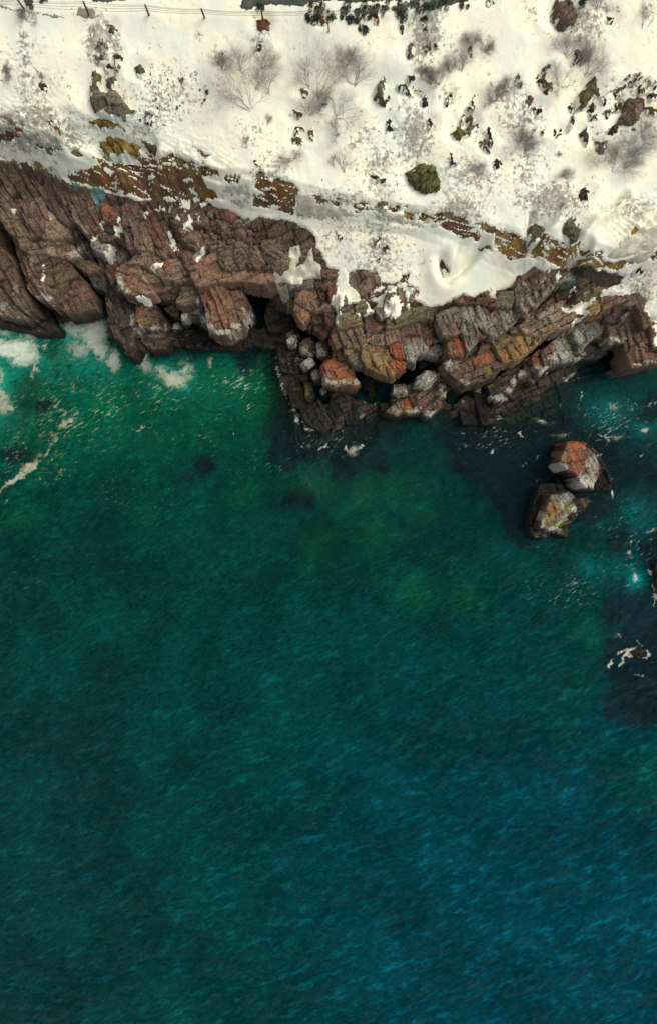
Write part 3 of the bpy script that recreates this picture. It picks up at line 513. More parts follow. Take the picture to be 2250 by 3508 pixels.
BL = [
 ('P1',"-60,100 10,110 40,190 110,300 175,430 235,600 330,760 440,885 380,905 300,865 200,872 110,840 70,800 30,720 -60,620",4.2,'tan',-60,"leftmost long tan slab, beside the dark chasm at the left edge",{}),
 ('P1',"50,110 130,60 235,120 300,250 370,300 430,420 500,600 520,700 525,900 440,880 330,740 240,590 185,420 115,290 60,200",4.6,'purple',-60,"long purple mottled slab, second from the left edge",dict(mot=.25)),
 ('P1',"305,140 420,90 560,150 600,290 640,330 690,440 770,540 855,700 830,725 785,750 700,690 620,590 540,520 430,420 370,290 310,220",4.8,'purple',-58,"wide dark slab fading to tan, between two diagonal grooves",dict(tilt=(.05,.1))),
 ('P1',"515,560 620,600 700,700 790,765 800,900 740,905 560,915 510,780 530,690",4.5,'tan',-50,"tan block ending in a pale lower edge, above the red sea wall",{}),
 ('P1',"590,170 680,165 780,280 840,300 770,360 765,420 740,500 690,430 640,330 590,280",5.0,'dark',-50,"dark wet block just left of the turquoise ice",{}),
 ('P1',"775,360 855,310 900,400 970,560 1030,740 1070,840 1030,880 940,780 860,680 820,530 770,430",5.2,'brown',-62,"left one of two long brown ribs below the turquoise ice",{}),
 ('P1',"897,350 980,280 1040,320 1080,470 1130,600 1170,790 1090,812 1040,740 990,590 920,420",5.2,'brown',-62,"right one of two long brown ribs below the turquoise ice",{}),
 ('P1',"1165,490 1230,478 1340,560 1390,650 1360,712 1300,702 1215,690 1178,600",5.7,'pinkr',20,"pink red pointed boulder under the turquoise ice",dict(dome=.3)),
 ('P1',"1255,718 1345,735 1350,840 1320,850 1235,812",5.0,'wet',10,"dark grey cube of rock beside a blob of white ice",{}),
 ('P1',"1190,812 1370,890 1320,930 1190,942",4.8,'brown',15,"flat brown stone under the dark grey cube",{}),
 ('P1',"1110,812 1185,812 1180,882 1100,862",4.8,'brown',15,"small brown stone left of the flat brown stone",{}),
 ('P1',"1080,910 1180,930 1240,960 1260,1040 1220,1090 1130,1050 1070,1000",4.5,'pale',15,"pale crusted boulder above the hanging white ice",{}),
 ('P1',"830,700 900,742 950,850 1000,920 1060,1030 1000,1100 920,1060 880,900 850,820",3.9,'dark',-60,"dark wet rib with a pale crest in the middle left groove",dict(mot=.4)),
 ('P3',"-60,-10 40,15 130,110 190,330 280,500 330,640 372,712 300,742 220,690 120,560 40,450 -60,380",3.2,'brown',-60,"long brown rib on the left side of the dark chasm",{}),
 ('P3',"-60,390 60,490 150,600 220,700 300,790 290,832 150,812 -60,760",2.5,'tan',-50,"pale streaked slab at the left edge above the foam",dict(mot=.3)),
 ('P3',"-60,770 200,830 300,840 420,860 600,862 700,950 690,1000 560,992 420,992 260,945 -60,880",1.1,'brown',-20,"low brown skirt of rock beside the big patch of foam",{}),
 ('P3',"335,640 420,560 520,640 590,780 640,900 500,852 375,720",1.0,'dark',-60,"low dark ramp at the mouth of the chasm",{}),
 ('P3',"240,40 330,100 380,240 470,370 540,480 600,600 690,700 600,662 500,560 420,452 340,340 290,170",3.4,'maroon',-60,"thin red and purple fin on the right side of the chasm",dict(mot=.3)),
 ('P3',"335,90 480,60 600,110 740,120 830,200 900,300 1000,400 1060,530 1085,640 1075,690 1000,690 920,730 760,752 690,690 620,560 550,460 480,380 385,220",3.1,'brown',20,"big red brown buttress with foam along its foot",dict(tilt=(.02,.25))),
 ('P1',"195,890 350,880 470,930 560,930 760,912 860,1000 930,1120 800,1132 600,1100 480,1070 330,1090 250,1030",3.9,'tan',10,"tan slab with a white lower rim above the red brown buttress",{}),
 ('P3',"865,150 930,130 1010,40 1100,150 1185,240 1100,270 1030,292 900,200",3.3,'brown',-30,"brown block right of the narrow black slot",{}),
 ('P3',"1030,310 1110,262 1190,262 1240,400 1230,500 1100,452 1080,420",2.7,'wet',-50,"grey wet block at the head of the foaming inlet",{}),
 ('P3',"1110,60 1200,90 1300,200 1340,280 1380,440 1500,560 1540,700 1545,1000 1585,1180 1540,1262 1480,1240 1440,1120 1290,1020 1240,880 1280,800 1250,700 1235,600 1250,480 1200,300 1140,160",2.1,'dark',-70,"long dark spur running down into the foam",{}),
 ('P1',"1475,470 1540,440 1620,530 1700,620 1612,690 1600,800 1612,1030 1500,1030 1470,900 1425,740 1430,640 1415,580",5.5,'purple',-75,"tall purple brown column right of the pink red boulder",{}),
 ('P2',"80,700 140,690 230,830 242,960 240,1050 100,1050 80,900",5.0,'tan',-70,"upright tan block right of the purple brown column",{}),
 ('P2',"150,650 220,580 285,640 335,800 385,930 360,1012 300,1002 230,860 180,760",5.1,'maroon',-65,"dark rib streaked with red in the middle left rocks",{}),
 ('P2',"300,760 350,780 410,900 440,1000 400,1120 320,1100 280,1030 350,1000",4.8,'tan',-65,"tan shoulder right of the red streaked rib",{}),
 ('P2',"440,600 520,490 640,470 700,410 820,405 900,462 970,485 990,560 900,600 880,650 780,740 700,720 590,850 520,800 450,700",6.0,'brown',30,"brown dome streaked with white ice under the cliff lip",dict(dome=.5)),
 ('P2',"492,800 600,850 700,740 800,762 900,870 905,960 860,1012 740,1022 650,962 560,900",5.4,'pink',-35,"smooth pink boulder below the ice streaked dome",dict(dome=.4,amp=.6)),
 ('P2',"1040,600 1100,550 1200,590 1222,640 1165,700 1110,692 1050,645",6.2,'pinkr',20,"deep red boulder half under the shelf of blue snow",dict(dome=.25)),
 ('P2',"1190,690 1280,670 1332,740 1300,772 1240,782 1190,750",6.0,'tan',20,"tan boulder right of the deep red boulder",dict(dome=.2)),
 ('P2',"1000,700 1060,662 1180,702 1190,762 1120,812 1050,802 1000,762",5.9,'tan',30,"broad tan boulder just below the deep red boulder",dict(dome=.3)),
 ('P2',"780,740 860,650 895,655 900,700 840,745",5.9,'tan',30,"tan rock right of the white icicle streaks",{}),
 ('P2',"888,640 900,590 950,620 945,657",6.0,'gray',30,"small light grey boulder above the rubble",dict(dome=.1)),
 ('P2',"970,590 1010,575 1040,640 1000,655",6.0,'pinkb',30,"small pinkish boulder left of the deep red one",dict(dome=.1)),
 ('P2',"920,710 970,690 985,730 950,757 922,742",5.7,'pinkr',30,"small red cube in the top of the rubble",dict(dome=.1)),
 ('P2',"860,852 880,780 940,730 952,800 920,860 880,882",5.6,'dark',50,"dark pointed boulder on the left side of the rubble",dict(dome=.2)),
 ('P2',"1160,800 1250,790 1342,860 1332,912 1240,922 1180,872",5.6,'tan',20,"tan boulder in the right half of the rubble",dict(dome=.2)),
 ('P2',"1338,905 1400,862 1430,922 1400,952 1350,952",5.6,'maroon',20,"red stone at the right of the rubble",dict(dome=.15)),
 ('P2',"1310,702 1380,652 1400,702 1380,737 1330,737",6.0,'gray2',20,"grey pointed stone at the edge of the snow shelf",dict(dome=.1)),
 ('P3',"1345,270 1430,205 1540,160 1620,190 1730,400 1790,520 1590,562 1540,540 1460,520 1390,430",4.2,'pink',-20,"reddish block with a white crust along its left side",dict(tilt=(.0,.1))),
 ('P4',"85,190 180,205 240,300 340,380 230,402 195,395",4.0,'tan',-60,"narrow tan wedge right of the white crusted block",{}),
 ('P4',"272,230 330,152 440,130 580,130 620,200 700,310 718,350 620,380 480,380 370,365 285,260",4.3,'tan',20,"tan block with one orange spot and an ice rim",{}),
 ('P4',"-40,180 60,60 180,30 290,20 320,140 260,220 230,250 100,180",4.6,'tan',10,"tan bedrock shelf above the orange spotted block",{}),
 ('P4',"580,60 700,20 890,-10 900,50 770,180 670,242 620,200",4.7,'purple',30,"purple block with a white ice blotch, left of the great slab",{}),
 ('P4',"670,240 770,180 930,60 1040,0 1180,-20 1350,60 1340,180 1500,240 1560,215 1670,262 1672,380 1600,420 1450,400 1300,380 1150,392 1000,392 860,432 760,440 718,360",4.9,'pink',20,"great smooth pink tan slab in the centre left",dict(amp=.55)),
 ('E',"190,720 290,690 330,820 250,852 210,802",5.5,'pinkb',-60,"left boulder of a pair above the great smooth slab",dict(dome=.25)),
 ('E',"290,692 320,660 400,640 470,720 502,780 480,832 430,870 380,850 322,790",5.7,'pinkb',-30,"large round pinkish boulder right of its smaller neighbour",dict(dome=.35)),
 ('E',"90,702 150,680 190,742 200,802 150,852 110,802",5.5,'pinkb',30,"middle pinkish boulder above the great smooth slab",dict(dome=.2)),
 ('E',"-10,720 80,690 100,782 132,860 40,862 -10,802",5.4,'tan',30,"tan boulder left of the three pinkish boulders",dict(dome=.2)),
 ('P4',"590,452 720,405 780,500 760,560 690,640 580,662 520,622 590,532",3.7,'tan',20,"cracked tan block in front of the great smooth slab",{}),
 ('P4',"240,412 370,410 400,490 260,522",3.5,'pink',10,"small pink brick of rock under the ice rimmed block",{}),
 ('P4',"300,575 400,512 560,522 500,602 400,592",2.8,'brown',10,"brown rock with an orange tip over the dark pool",{}),
 ('P4',"390,712 500,660 562,662 560,722 540,792 450,762",1.9,'olive',10,"low olive triangle of rock in the dark pool",{}),
 ('P4',"50,702 230,692 290,800 330,940 230,952 100,922 60,832",2.6,'brown',0,"square red and olive block with a white foot",{}),
 ('HH',"952,455 1000,448 1110,465 1190,540 1160,600 1060,612 1000,560",1.7,'brown',10,"white crusted rock at the waterline below the square block",{}),
 ('P4',"890,505 940,442 1060,432 1150,520 1290,505 1320,562 1310,680 1300,870 1290,900 1200,962 1080,1012 980,1002 940,962 890,922 880,802 870,702 810,530",3.9,'rbrown',-70,"big red brown block with a white salt line along its foot",dict(tilt=(0,.12))),
 ('P4',"770,560 815,620 865,760 895,910 830,862 760,752 660,762 600,862 580,792 680,652",2.2,'gray',-60,"green white crusted ledge left of the big red brown block",{}),
 ('P4',"820,562 870,520 895,602 870,652 822,612",4.0,'maroon',-60,"rounded red knob wedged beside the big red brown block",dict(dome=.15)),
 ('P4',"1330,582 1385,642 1425,782 1380,872 1330,822",1.6,'gray',-70,"wet grey white fin right of the big red brown block",{}),
 ('P4',"472,962 520,872 590,870 592,922 520,962",1.0,'gray',20,"small white crusted rock at the waterline",{}),
 ('P4',"460,985 620,960 900,962 1000,1050 1290,1000 1400,900 1480,960 1500,1110 1300,1200 950,1190 650,1150 480,1080",.55,'dark',0,"low dark shelf awash beneath the big red brown block",{}),
 ('P4',"1400,1000 1480,960 1620,900 1760,1000 1700,1100 1560,1160 1430,1130",.7,'dark',-20,"low dark rock awash at the right side of the cove",{}),
 ('P5',"388,590 480,472 610,462 640,560 602,592 632,662 562,735 380,622",4.1,'tanr',-50,"broad flat brown plate, upper half of a split pair",dict(amp=.5)),
 ('P5',"382,632 545,748 540,802 472,882 420,832 368,722",3.9,'tanr',-50,"lower half of the split plate with a rusty tip",dict(amp=.5)),
 ('P5',"318,470 300,430 440,385 592,362 600,452 480,462",4.4,'gray2',10,"long grey brown lintel above the split plate",{}),
 ('P5',"610,392 680,372 682,440 630,462",4.5,'purple',10,"small purple cube above the split plate",{}),
 ('P5',"682,432 740,352 800,342 802,412 752,472 700,472",4.7,'tanr',30,"rounded tan knob right of the purple cube",dict(dome=.15)),
 ('P5',"642,472 690,470 742,560 720,602 680,602",4.2,'purple',-50,"purple shard between the split plate and a red rock",{}),
 ('P5',"770,462 845,422 852,502 792,602 772,522",4.7,'maroon',-60,"red upright rock at the left edge of the white snow",{}),
 ('P5',"690,642 762,612 792,682 720,745",4.1,'maroon',10,"squarish red brown rock under the purple shard",{}),
 ('P5',"590,762 700,672 712,860 610,882 590,822",3.4,'brown',-70,"dark brown upright block below the split plate",{}),
 ('P5',"722,762 780,732 832,832 832,872 780,912 740,862",3.9,'maroon',-60,"narrow red rock with one white fleck of snow",{}),
 ('P5',"600,892 690,892 672,962 610,962",3.0,'brown',0,"small rusty cube below the dark upright block",{}),
 ('P5',"690,900 740,870 790,930 780,1010 720,1050 670,990",3.0,'maroon',-60,"dark red rock right of the small rusty cube",{}),
 ('Q1',"800,80 832,-10 870,-60 925,-30 880,30 935,182 860,212",3.9,'tanr',-70,"tall thin brown rock left of the fractured wall",{}),
 ('P5',"522,842 600,822 602,902 550,932 510,882",2.8,'brown',0,"brown rock at the edge of the dark hollow",{}),
 ('P5',"690,252 880,252 870,342 700,332",5.0,'brown',5,"layered brown rock peeking from under the snow shelf",{}),
 ('P5',"0,385 130,370 125,470 0,470 -80,430",3.6,'olive',5,"olive grey shelf at the left foot of the icefall",{}),
 ('P5',"300,480 355,490 390,580 370,680 290,680 320,560",3.0,'olive',-70,"olive rock between the icefall and the split plate",{}),
 ('P5',"60,620 130,570 250,700 330,760 300,900 180,990 60,960 20,800",1.2,'dark',20,"low dark rocks under the foot of the icefall",{}),
 ('P5',"862,895 935,762 1060,722 1140,802 1150,882 1000,922 885,932",4.7,'olive2',25,"tan grey capstone with snow on its left corner",{}),
 ('P5',"1080,682 1160,602 1232,682 1200,752 1100,752",4.9,'olive2',25,"small tan rock between two fingers of snow",{}),
 ('P5',"1315,722 1420,682 1445,802 1382,842",4.8,'gray2',-60,"grey brown block left of the big white snow tongue",{}),
 ('P5',"905,560 980,540 1000,720 900,740",4.8,'gray2',-60,"grey rock showing through the snow tongue at left",{}),
 ('P5',"1425,602 1462,512 1560,500 1560,652 1480,660",5.3,'olive2',20,"olive boulder ringed by snow",dict(dome=.2)),
 ('P5',"1200,802 1300,772 1322,862 1392,962 1290,1002 1200,962",4.3,'purple',-60,"purple banded block under a snow dusted crack",{}),
 ('P5',"885,945 1110,902 1170,962 1190,1150 1090,1170 1030,1160 990,1160 930,1110",4.2,'tan',-70,"fractured tan wall block at the upper left of the great wall",{}),
 ('P6',"-60,820 0,700 120,640 230,700 400,690 430,760 390,820 220,860 100,900 0,930 -90,950",4.8,'olive2',25,"long tan cornice rock along the lower edge of the snow",{}),
 ('Q1',"955,202 1010,182 1070,222 1000,292 960,272",3.9,'gold',20,"small yellow orange corner block of the great wall",{}),
 ('Q1',"1000,295 1120,225 1150,332 1205,402 1160,432 1060,402 1010,342",3.8,'gray2',30,"grey brown wedge in the lower left of the great wall",{}),
 ('Q1',"1030,125 1140,120 1150,192 1100,222 1035,182",4.0,'gold',10,"square yellowish block in the left of the great wall",{}),
 ('Q1',"1150,200 1200,180 1300,180 1450,240 1500,332 1545,402 1540,545 1460,542 1340,492 1220,442 1200,382 1160,342",4.2,'goldb',-65,"largest yellow ochre block at the bottom of the great wall",{}),
 ('Q1',"1250,102 1320,52 1400,52 1430,160 1400,182 1300,175 1255,150",4.3,'tan',-70,"tan block above the largest yellow ochre block",{}),
 ('Q1',"1160,112 1200,92 1225,130 1180,155",4.3,'tan',0,"round tan stone set in the cracks of the great wall",dict(dome=.08)),
 ('Q1',"1165,160 1220,150 1215,195 1190,220",4.1,'gray',0,"small pale stone set below the round tan stone",{}),
 ('Q2',"-110,45 -60,-20 45,0 65,120 0,130 -80,165",4.4,'tan',-70,"tan block above the red streaked column of the great wall",{}),
 ('Q2',"-60,170 0,125 72,135 122,330 60,332 0,310 -40,262",4.1,'red',-70,"red and orange streaked column in the great wall",{}),
 ('Q2',"0,335 60,340 132,385 122,440 60,502 0,515 -60,470",3.8,'red',-40,"rusty red knob at the lowest point of the great wall",{}),
 ('Q2',"82,92 180,55 308,55 332,150 402,212 340,272 258,292 240,392 150,352 112,202",4.0,'gray',-70,"pale grey block with a red top right of the red column",{}),
 ('Q2',"30,-60 140,-110 300,-80 308,45 170,48 80,85 50,20",4.4,'purple',-70,"purple brown columns above the red topped grey block",{}),
 ('Q2',"312,-20 400,-40 442,92 420,182 355,185 332,100",3.8,'maroon',-70,"dark red column in the shade of the middle recess",{}),
 ('Q2',"362,262 480,172 600,172 605,242 510,318 430,292",3.0,'pale',30,"pale smooth block jammed under the middle recess",{}),
 ('Q2',"550,-30 670,-10 682,40 650,112 590,92",4.3,'brown',-60,"brown foot of the tall left column",{}),
 ('P6',"480,782 560,742 720,682 770,762 782,900 790,982 680,1012 570,1012 512,882",4.7,'pinkb',-65,"tall pinkish column right of the black recess",dict(mot=.2)),
 ('P6',"772,702 840,632 930,702 952,870 988,1000 990,1070 922,1150 870,1222 840,1132 792,1000",4.7,'gray2',-70,"pale brown column between the pinkish and the grey columns",dict(mot=.4)),
 ('P6',"955,652 1040,652 1110,790 1200,692 1240,780 1280,940 1280,992 1170,1040 1080,1002 970,902 945,752",4.8,'gray2',-65,"broad pale grey column with long vertical cracks",dict(mot=.5)),
 ('P6',"1205,702 1290,692 1420,642 1442,760 1430,850 1310,952 1272,902",4.8,'gray2',-65,"pale triangular column right of the broad grey column",dict(mot=.5)),
 ('P6',"700,602 900,572 1150,592 1370,642 1360,690 1200,692 1000,652 740,642",5.1,'maroon',10,"purple red ledge running under the edge of the snow",{}),
 ('P6',"1180,592 1260,512 1400,502 1402,602 1370,690 1200,682",5.2,'gray2',10,"tan grey block at the right end of the snow shelf",{}),
 ('P7',"-140,470 -100,380 0,290 90,228 200,262 350,342 360,402 300,502 180,622 80,742 0,822 -60,802 -110,700 -100,600",5.3,'brown',-70,"big dark brown crag blotched with pale crust",dict(mot=.65)),
 ('Q2',"640,140 720,45 790,42 842,200 842,262 800,312 730,302 640,300 612,205",4.3,'rust2',-65,"bright orange oval rock face in the great wall",dict(dome=.15)),
 ('Q2',"1040,110 1105,95 1188,210 1262,352 1262,432 1200,512 1050,592 900,612 830,655 770,592 680,542 590,462 560,402 640,332 800,335 960,332 985,262",3.6,'brown',25,"broad dark bastion with a bright orange face",{}),
 ('Q2',"1195,232 1290,192 1420,92 1545,42 1700,-10 1722,120 1640,192 1540,282 1440,352 1272,372",4.0,'goldb',-65,"golden brown face right of the dark bastion",{}),
 ('Q2',"1112,82 1280,62 1400,90 1290,190 1190,222",4.1,'olive',-10,"olive lichened shelf above the golden brown face",{}),
 ('P7',"-100,900 0,830 140,782 230,702 350,642 480,602 402,702 440,762 590,742 592,830 540,902 480,932 310,962 240,1030 60,1030 0,1002",4.3,'tan',25,"long pale topped terrace below the dark oblique cleft",dict(mot=.35)),
 ('Q3',"180,242 290,162 425,50 520,32 560,152 610,292 640,342 460,362 330,392 220,472 160,542 150,452 210,422",2.6,'gray',-60,"pale grey slab with a white lower edge above the dark water",{}),
 ('Q3',"542,40 640,-80 830,-222 960,-182 982,-60 900,20 800,82 690,192 640,290 600,200",3.0,'gray2',-55,"blue grey frosted slab right of the long straight crack",dict(mot=.4)),
 ('Q3',"690,195 800,90 830,62 930,22 960,150 960,262 880,322 760,332 650,332 642,285",1.9,'wet',-10,"dark wet block beneath the frosted slab",{}),
 ('Q3',"70,332 150,232 185,250 195,400 150,472 110,442",2.6,'maroon',-60,"reddish block in the shade of the golden face",{}),
 ('Q3',"188,250 282,172 330,202 320,322 225,420 198,330",2.8,'brown',-60,"brown block left of the pale grey slab",{}),
 ('Q3',"-20,370 70,340 105,450 150,480 150,560 90,620 0,560",1.8,'gray2',-60,"grey cracked block at the foot of the reddish block",{}),
 ('Q3',"942,82 980,32 1130,42 1130,120 970,187",3.0,'gray',10,"pale grey block left of the black square hollow",{}),
 ('P7',"970,932 1150,862 1182,1000 1202,1100 1232,1242 1172,1242 1140,1092 1100,1102 982,1062",3.4,'rbrown',-70,"brown column left of the right hand promontory",{}),
 ('P7',"1162,862 1310,712 1342,742 1382,862 1402,962 1450,972 1482,1180 1540,1222 1650,1232 1650,1312 1540,1332 1400,1372 1300,1390 1240,1402 1190,1352 1175,1242 1232,1202 1192,1000",3.6,'rbrown',-72,"large square brown promontory at the right edge",{}),
 ('P7',"922,792 1000,702 1130,622 1200,692 1200,722 1105,842 1040,862 950,852",3.7,'purple',30,"dark purple boulder behind the brown column",dict(dome=.2)),
 ('P7',"1110,822 1190,732 1232,722 1180,802 1130,852",3.9,'gray',35,"grey sliver of rock right of the dark purple boulder",{}),
 ('P7',"1192,692 1200,622 1260,592 1282,662 1280,702 1212,722",4.2,'wet',35,"dark grey cube above the grey sliver",{}),
 ('P7',"1290,582 1412,572 1412,632 1370,732 1440,782 1472,900 1382,942 1342,762 1290,682",4.4,'rbrown',-60,"brown stepped rock under the snow at the right edge",{}),
 ('P7',"1460,880 1500,870 1640,870 1660,1200 1560,1215 1490,1180 1455,970",3.9,'rbrown',-60,"brown rock at the far right edge of the promontory",{}),
 ('P7',"872,562 980,562 1100,572 1170,532 1310,542 1210,592 1060,642 902,722 880,640",4.6,'tanr',28,"tapering tan ledge crowned by a strip of snow",{}),
 ('P7',"590,602 720,472 820,422 990,402 1000,442 880,522 730,592 640,622",4.9,'olive',30,"olive banded strata in the shaded gully at right",{}),
 ('P7',"582,312 830,292 1000,312 1002,402 820,402 700,482 590,562 562,422",5.2,'dark',28,"dark banded strata under the ochre cliff",{}),
 ('P7',"740,690 830,600 880,640 895,710 820,770 740,780",4.5,'gold',30,"pale golden rock beside the stream of ice",{}),
 ('P7',"420,240 480,250 560,270 600,310 450,390 380,410 350,340",5.2,'gray2',40,"bluish grey rock at the head of the shaded gully",dict(mot=.5)),
 ('Q2',"-20,745 0,642 130,642 152,760 30,792",1.8,'gray2',20,"small cracked grey block under the black overhang",dict(mot=.6)),
 ('Q2',"150,650 215,630 225,740 165,750",1.6,'gray2',20,"narrow grey block between two rocks under the overhang",{}),
 ('Q2',"250,612 370,472 480,482 515,542 440,642 362,692 242,662",2.5,'pale',40,"white and turquoise frosted boulder under the overhang",dict(dome=.15)),
 ('Q2',"242,692 380,702 500,602 560,562 610,672 602,790 500,842 562,852 512,942 420,1022 350,992 300,902 240,782",1.8,'brown',40,"dark blocky islet with white crusted edges",dict(mot=.3)),
 ('Q2',"-100,960 0,862 60,852 170,792 230,902 300,955 90,982 10,1012",1.5,'gold',-60,"orange and white rock at the waterline left of the dark islet",{}),
 ('Q2',"172,762 230,742 298,902 240,905",1.7,'pinkr',-65,"narrow red rock joined to the dark islet",{}),
 ('Q1',"1385,882 1450,852 1540,870 1540,960 1440,972 1392,932",.9,'olive',0,"low olive rock beside the small turquoise pool",{}),
 ('Q2',"760,900 800,780 905,722 952,862 1020,1030 1000,1100 800,1100",.5,'dark',-60,"low dark brown slab awash left of two greenish slabs",{}),
 ('Q2',"932,722 1020,662 1090,692 1110,782 1180,882 1200,1100 1032,1100 962,862",.9,'wet',-60,"long dark green slab running under the water",{}),
 ('Q2',"1102,652 1180,592 1340,622 1380,692 1280,792 1180,872 1130,782",1.7,'wet',-50,"dark slab edged with white crust above the dark water",{}),
 ('Q2',"1350,592 1420,572 1432,622 1380,682",1.7,'pale',-50,"white lump on the shoulder of the white edged slab",{}),
 ('Q2',"1442,542 1480,472 1545,462 1545,540 1472,577",1.7,'pale',-50,"white crusted rock under the long dark cleft",{}),
 ('Q2',"1430,640 1500,580 1640,540 1700,640 1700,760 1560,900 1400,960 1250,1000 1220,900 1300,800",.15,'wet',-55,"smooth dark rocks just under the surface right of the green slab",{}),
 ('Q1',"280,122 370,42 400,112 382,202 332,212 290,162",1.6,'gray',0,"small white and teal rock, highest of the loose white rocks",{}),
 ('Q1',"430,152 480,92 560,72 612,132 612,252 550,292 490,282 432,222",1.9,'brown',0,"round dark boulder speckled white on its left side",dict(dome=.3)),
 ('Q1',"630,152 690,112 770,110 790,200 752,302 690,312 640,242",2.2,'brown',0,"dark boulder with a white lower half beside the speckled one",dict(dome=.25)),
 ('Q1',"440,402 540,312 600,352 602,412 480,482",1.5,'pale',20,"clean white wedge shaped boulder",dict(dome=.2)),
 ('Q1',"560,492 620,452 670,482 682,592 612,602",1.4,'gray',0,"mottled white boulder left of the orange boulder",dict(dome=.2)),
 ('Q1',"690,402 860,302 902,362 980,342 1062,442 1072,540 1132,602 1092,662 870,642 740,612 710,502",3.1,'rust2',20,"large orange boulder with a white underside",dict(dome=.3)),
 ('Q1',"490,612 570,612 602,782 540,852 502,782",.8,'olive',-60,"green algae covered rock at the water",{}),
 ('Q1',"668,692 710,665 752,702 740,752 682,752",.8,'olive',0,"small round mossy rock near the green algae covered one",dict(dome=.15)),
 ('Q1',"430,562 470,522 520,532 522,592 450,592",1.0,'wet',0,"small dark stone left of the mottled white boulder",dict(dome=.1)),
 ('Q1',"170,160 290,152 310,222 420,240 482,302 440,402 472,502 400,522 230,482 200,382",.8,'dark',-80,"broad low dark slab left of the loose white rocks",{}),
 ('Q1',"290,682 430,622 490,760 560,902 450,922 350,892",.5,'brown',-60,"low brown slab beside the green algae covered rock",{}),
 ('Q1',"560,902 650,812 722,902 752,1002 802,1132 700,1202 520,1102 450,1002",.5,'gray2',-60,"low grey brown slab sinking into the surf",{}),
 ('Q1',"770,902 800,812 880,882 880,1002 832,1082 772,982",.5,'wet',-60,"dark tongue shaped rock right of the grey brown slab",{}),
 ('Q1',"912,852 1060,802 1110,902 1130,1102 980,1102 932,952",.3,'wet',-60,"wide dark slab awash left of the turquoise pool",{}),
 ('Q1',"1152,562 1260,542 1292,602 1290,682 1200,692",.9,'wet',0,"dark blue grey rock in the shade under the overhang",{}),
 ('Q1',"1242,722 1310,712 1312,762 1240,767",.6,'wet',0,"tiny dark rock below the dark blue grey one",{}),
 ('Q1',"862,230 945,195 955,290 990,330 900,345",3.3,'brown',-40,"brown joint stone between the orange boulder and the wall",{}),
 ('Q2',"290,300 365,285 480,350 430,402 295,452",1.5,'wet',30,"dark bluish rock with white veins under the pale smooth block",{}),
 ('Q2',"600,560 680,545 770,600 830,690 760,720 680,700",1.4,'dark',20,"dark rock tucked below the left corner of the bastion",{}),
]
K.update(pinkr=(.23,.095,.075), tanr=(.19,.12,.088), rbrown=(.165,.102,.074), goldb=(.23,.16,.075))
# the shore rocks are one broken mass: joints between neighbouring blocks are shallow cracks, not chasms
gx, gy = np.meshgrid(GX0+(np.arange(GNX)+.5)*GS, GY0+(np.arange(GNY)+.5)*GS); RB = np.full(gx.shape, -9.)
for t, s, h, *_ in BL:
    p = [W(a, b, h) for a, b in tp(t, s)]
    i0 = max(0, int((min(q[0] for q in p)-GX0)/GS)-2); i1 = int((max(q[0] for q in p)-GX0)/GS)+3; j0 = max(0, int((min(q[1] for q in p)-GY0)/GS)-2); j1 = int((max(q[1] for q in p)-GY0)/GS)+3
    sl = (slice(j0, j1), slice(i0, i1))
    if RB[sl].size: RB[sl] = np.where(sdist(gx[sl], gy[sl], p) > 0, np.maximum(RB[sl], h), RB[sl])
def morph(a, r, f):
    for ax in (0, 1):
        b = a.copy()
        for k in range(1, r+1):
            for sg in (-k, k): b = f(b, np.roll(a, sg, ax))
        a = b
    return a
hole = np.zeros(gx.shape, bool)
for t, s in (('Q1',"400,40 560,20 760,60 860,200 700,380 690,640 1130,690 1130,820 640,820 430,600 400,400"),('P4',"240,560 560,560 640,660 600,960 330,960 300,700"),('P4',"1290,400 1700,420 1700,900 1450,900 1420,700 1320,560"),
             ('Q2',"-60,520 240,420 300,260 500,180 620,260 560,460 480,480 260,470 200,620 -60,640"),('P6',"400,810 480,800 560,1010 600,1130 520,1200 420,1000"),('Q3',"950,170 1140,110 1240,400 1100,420 960,300"),('P5',"650,560 760,480 770,620 690,640"),('P7',"360,400 600,330 100,760 20,840 60,740")):
    hole |= sdist(gx, gy, [W(a, b, 2.5) for a, b in tp(t, s)]) > 0
for pts, w_, d_ in CW: hole |= ldist(gx, gy, pts) < w_*.8
CL = morph(morph(RB, 9, np.maximum), 9, np.minimum); CL = np.where(hole | (CL < -5), -9., CL-.20)
def fillz(x, y):
    i = ((x-GX0)/GS).astype(int); j = ((y-GY0)/GS).astype(int); ok = (i > 0) & (i < GNX-1) & (j > 0) & (j < GNY-1)
    return np.where(ok, CL[np.clip(j, 0, GNY-1), np.clip(i, 0, GNX-1)], -9.)
# ------------------------------------------------------------------ ground
xs = axis(-25.5, 25.5, .05, 420); ys = axis(2.0, 30.0, .05, 420, .22, -40)
x, y = np.meshgrid(xs, ys); z = .4*base_z(x, y)+.3*base_z(x, y+.45)+.3*base_z(x, y-.45)
z = np.where(z < 1.5, base_z(x, y), z); px, py = pxof(x, y, z)
d = sdist(px, py, SNOW); snow = np.clip(.5+d/26., 0, 1)
rough = 1-snow
bare = np.zeros(x.shape); col = np.ones(x.shape+(3,))*np.array(K['brown'])
near = (np.abs(x) < 27) & (y > 1) & (y < 31)
rz = np.zeros(x.shape); tn = np.ones(x.shape)
for lo, hi, ang in ((-99, -9.5, -62), (-9.5, -2, 15), (-2, 99, 25)):
    m = near & (x >= lo) & (x < hi)
    a, b = rockshape(x[m], y[m], ang, 1.05, 2, 1.1); rz[m] = a; tn[m] = b
col *= (tn*(1+.5*fbm(x*.8, y*.8, 4, 3)))[..., None]
mixm = sstep(.0, .25, fbm(x*.5, y*.5, 3, 8))[..., None]; col = col*(1-.6*mixm)+.6*mixm*np.array(K['tan'])*tn[..., None]
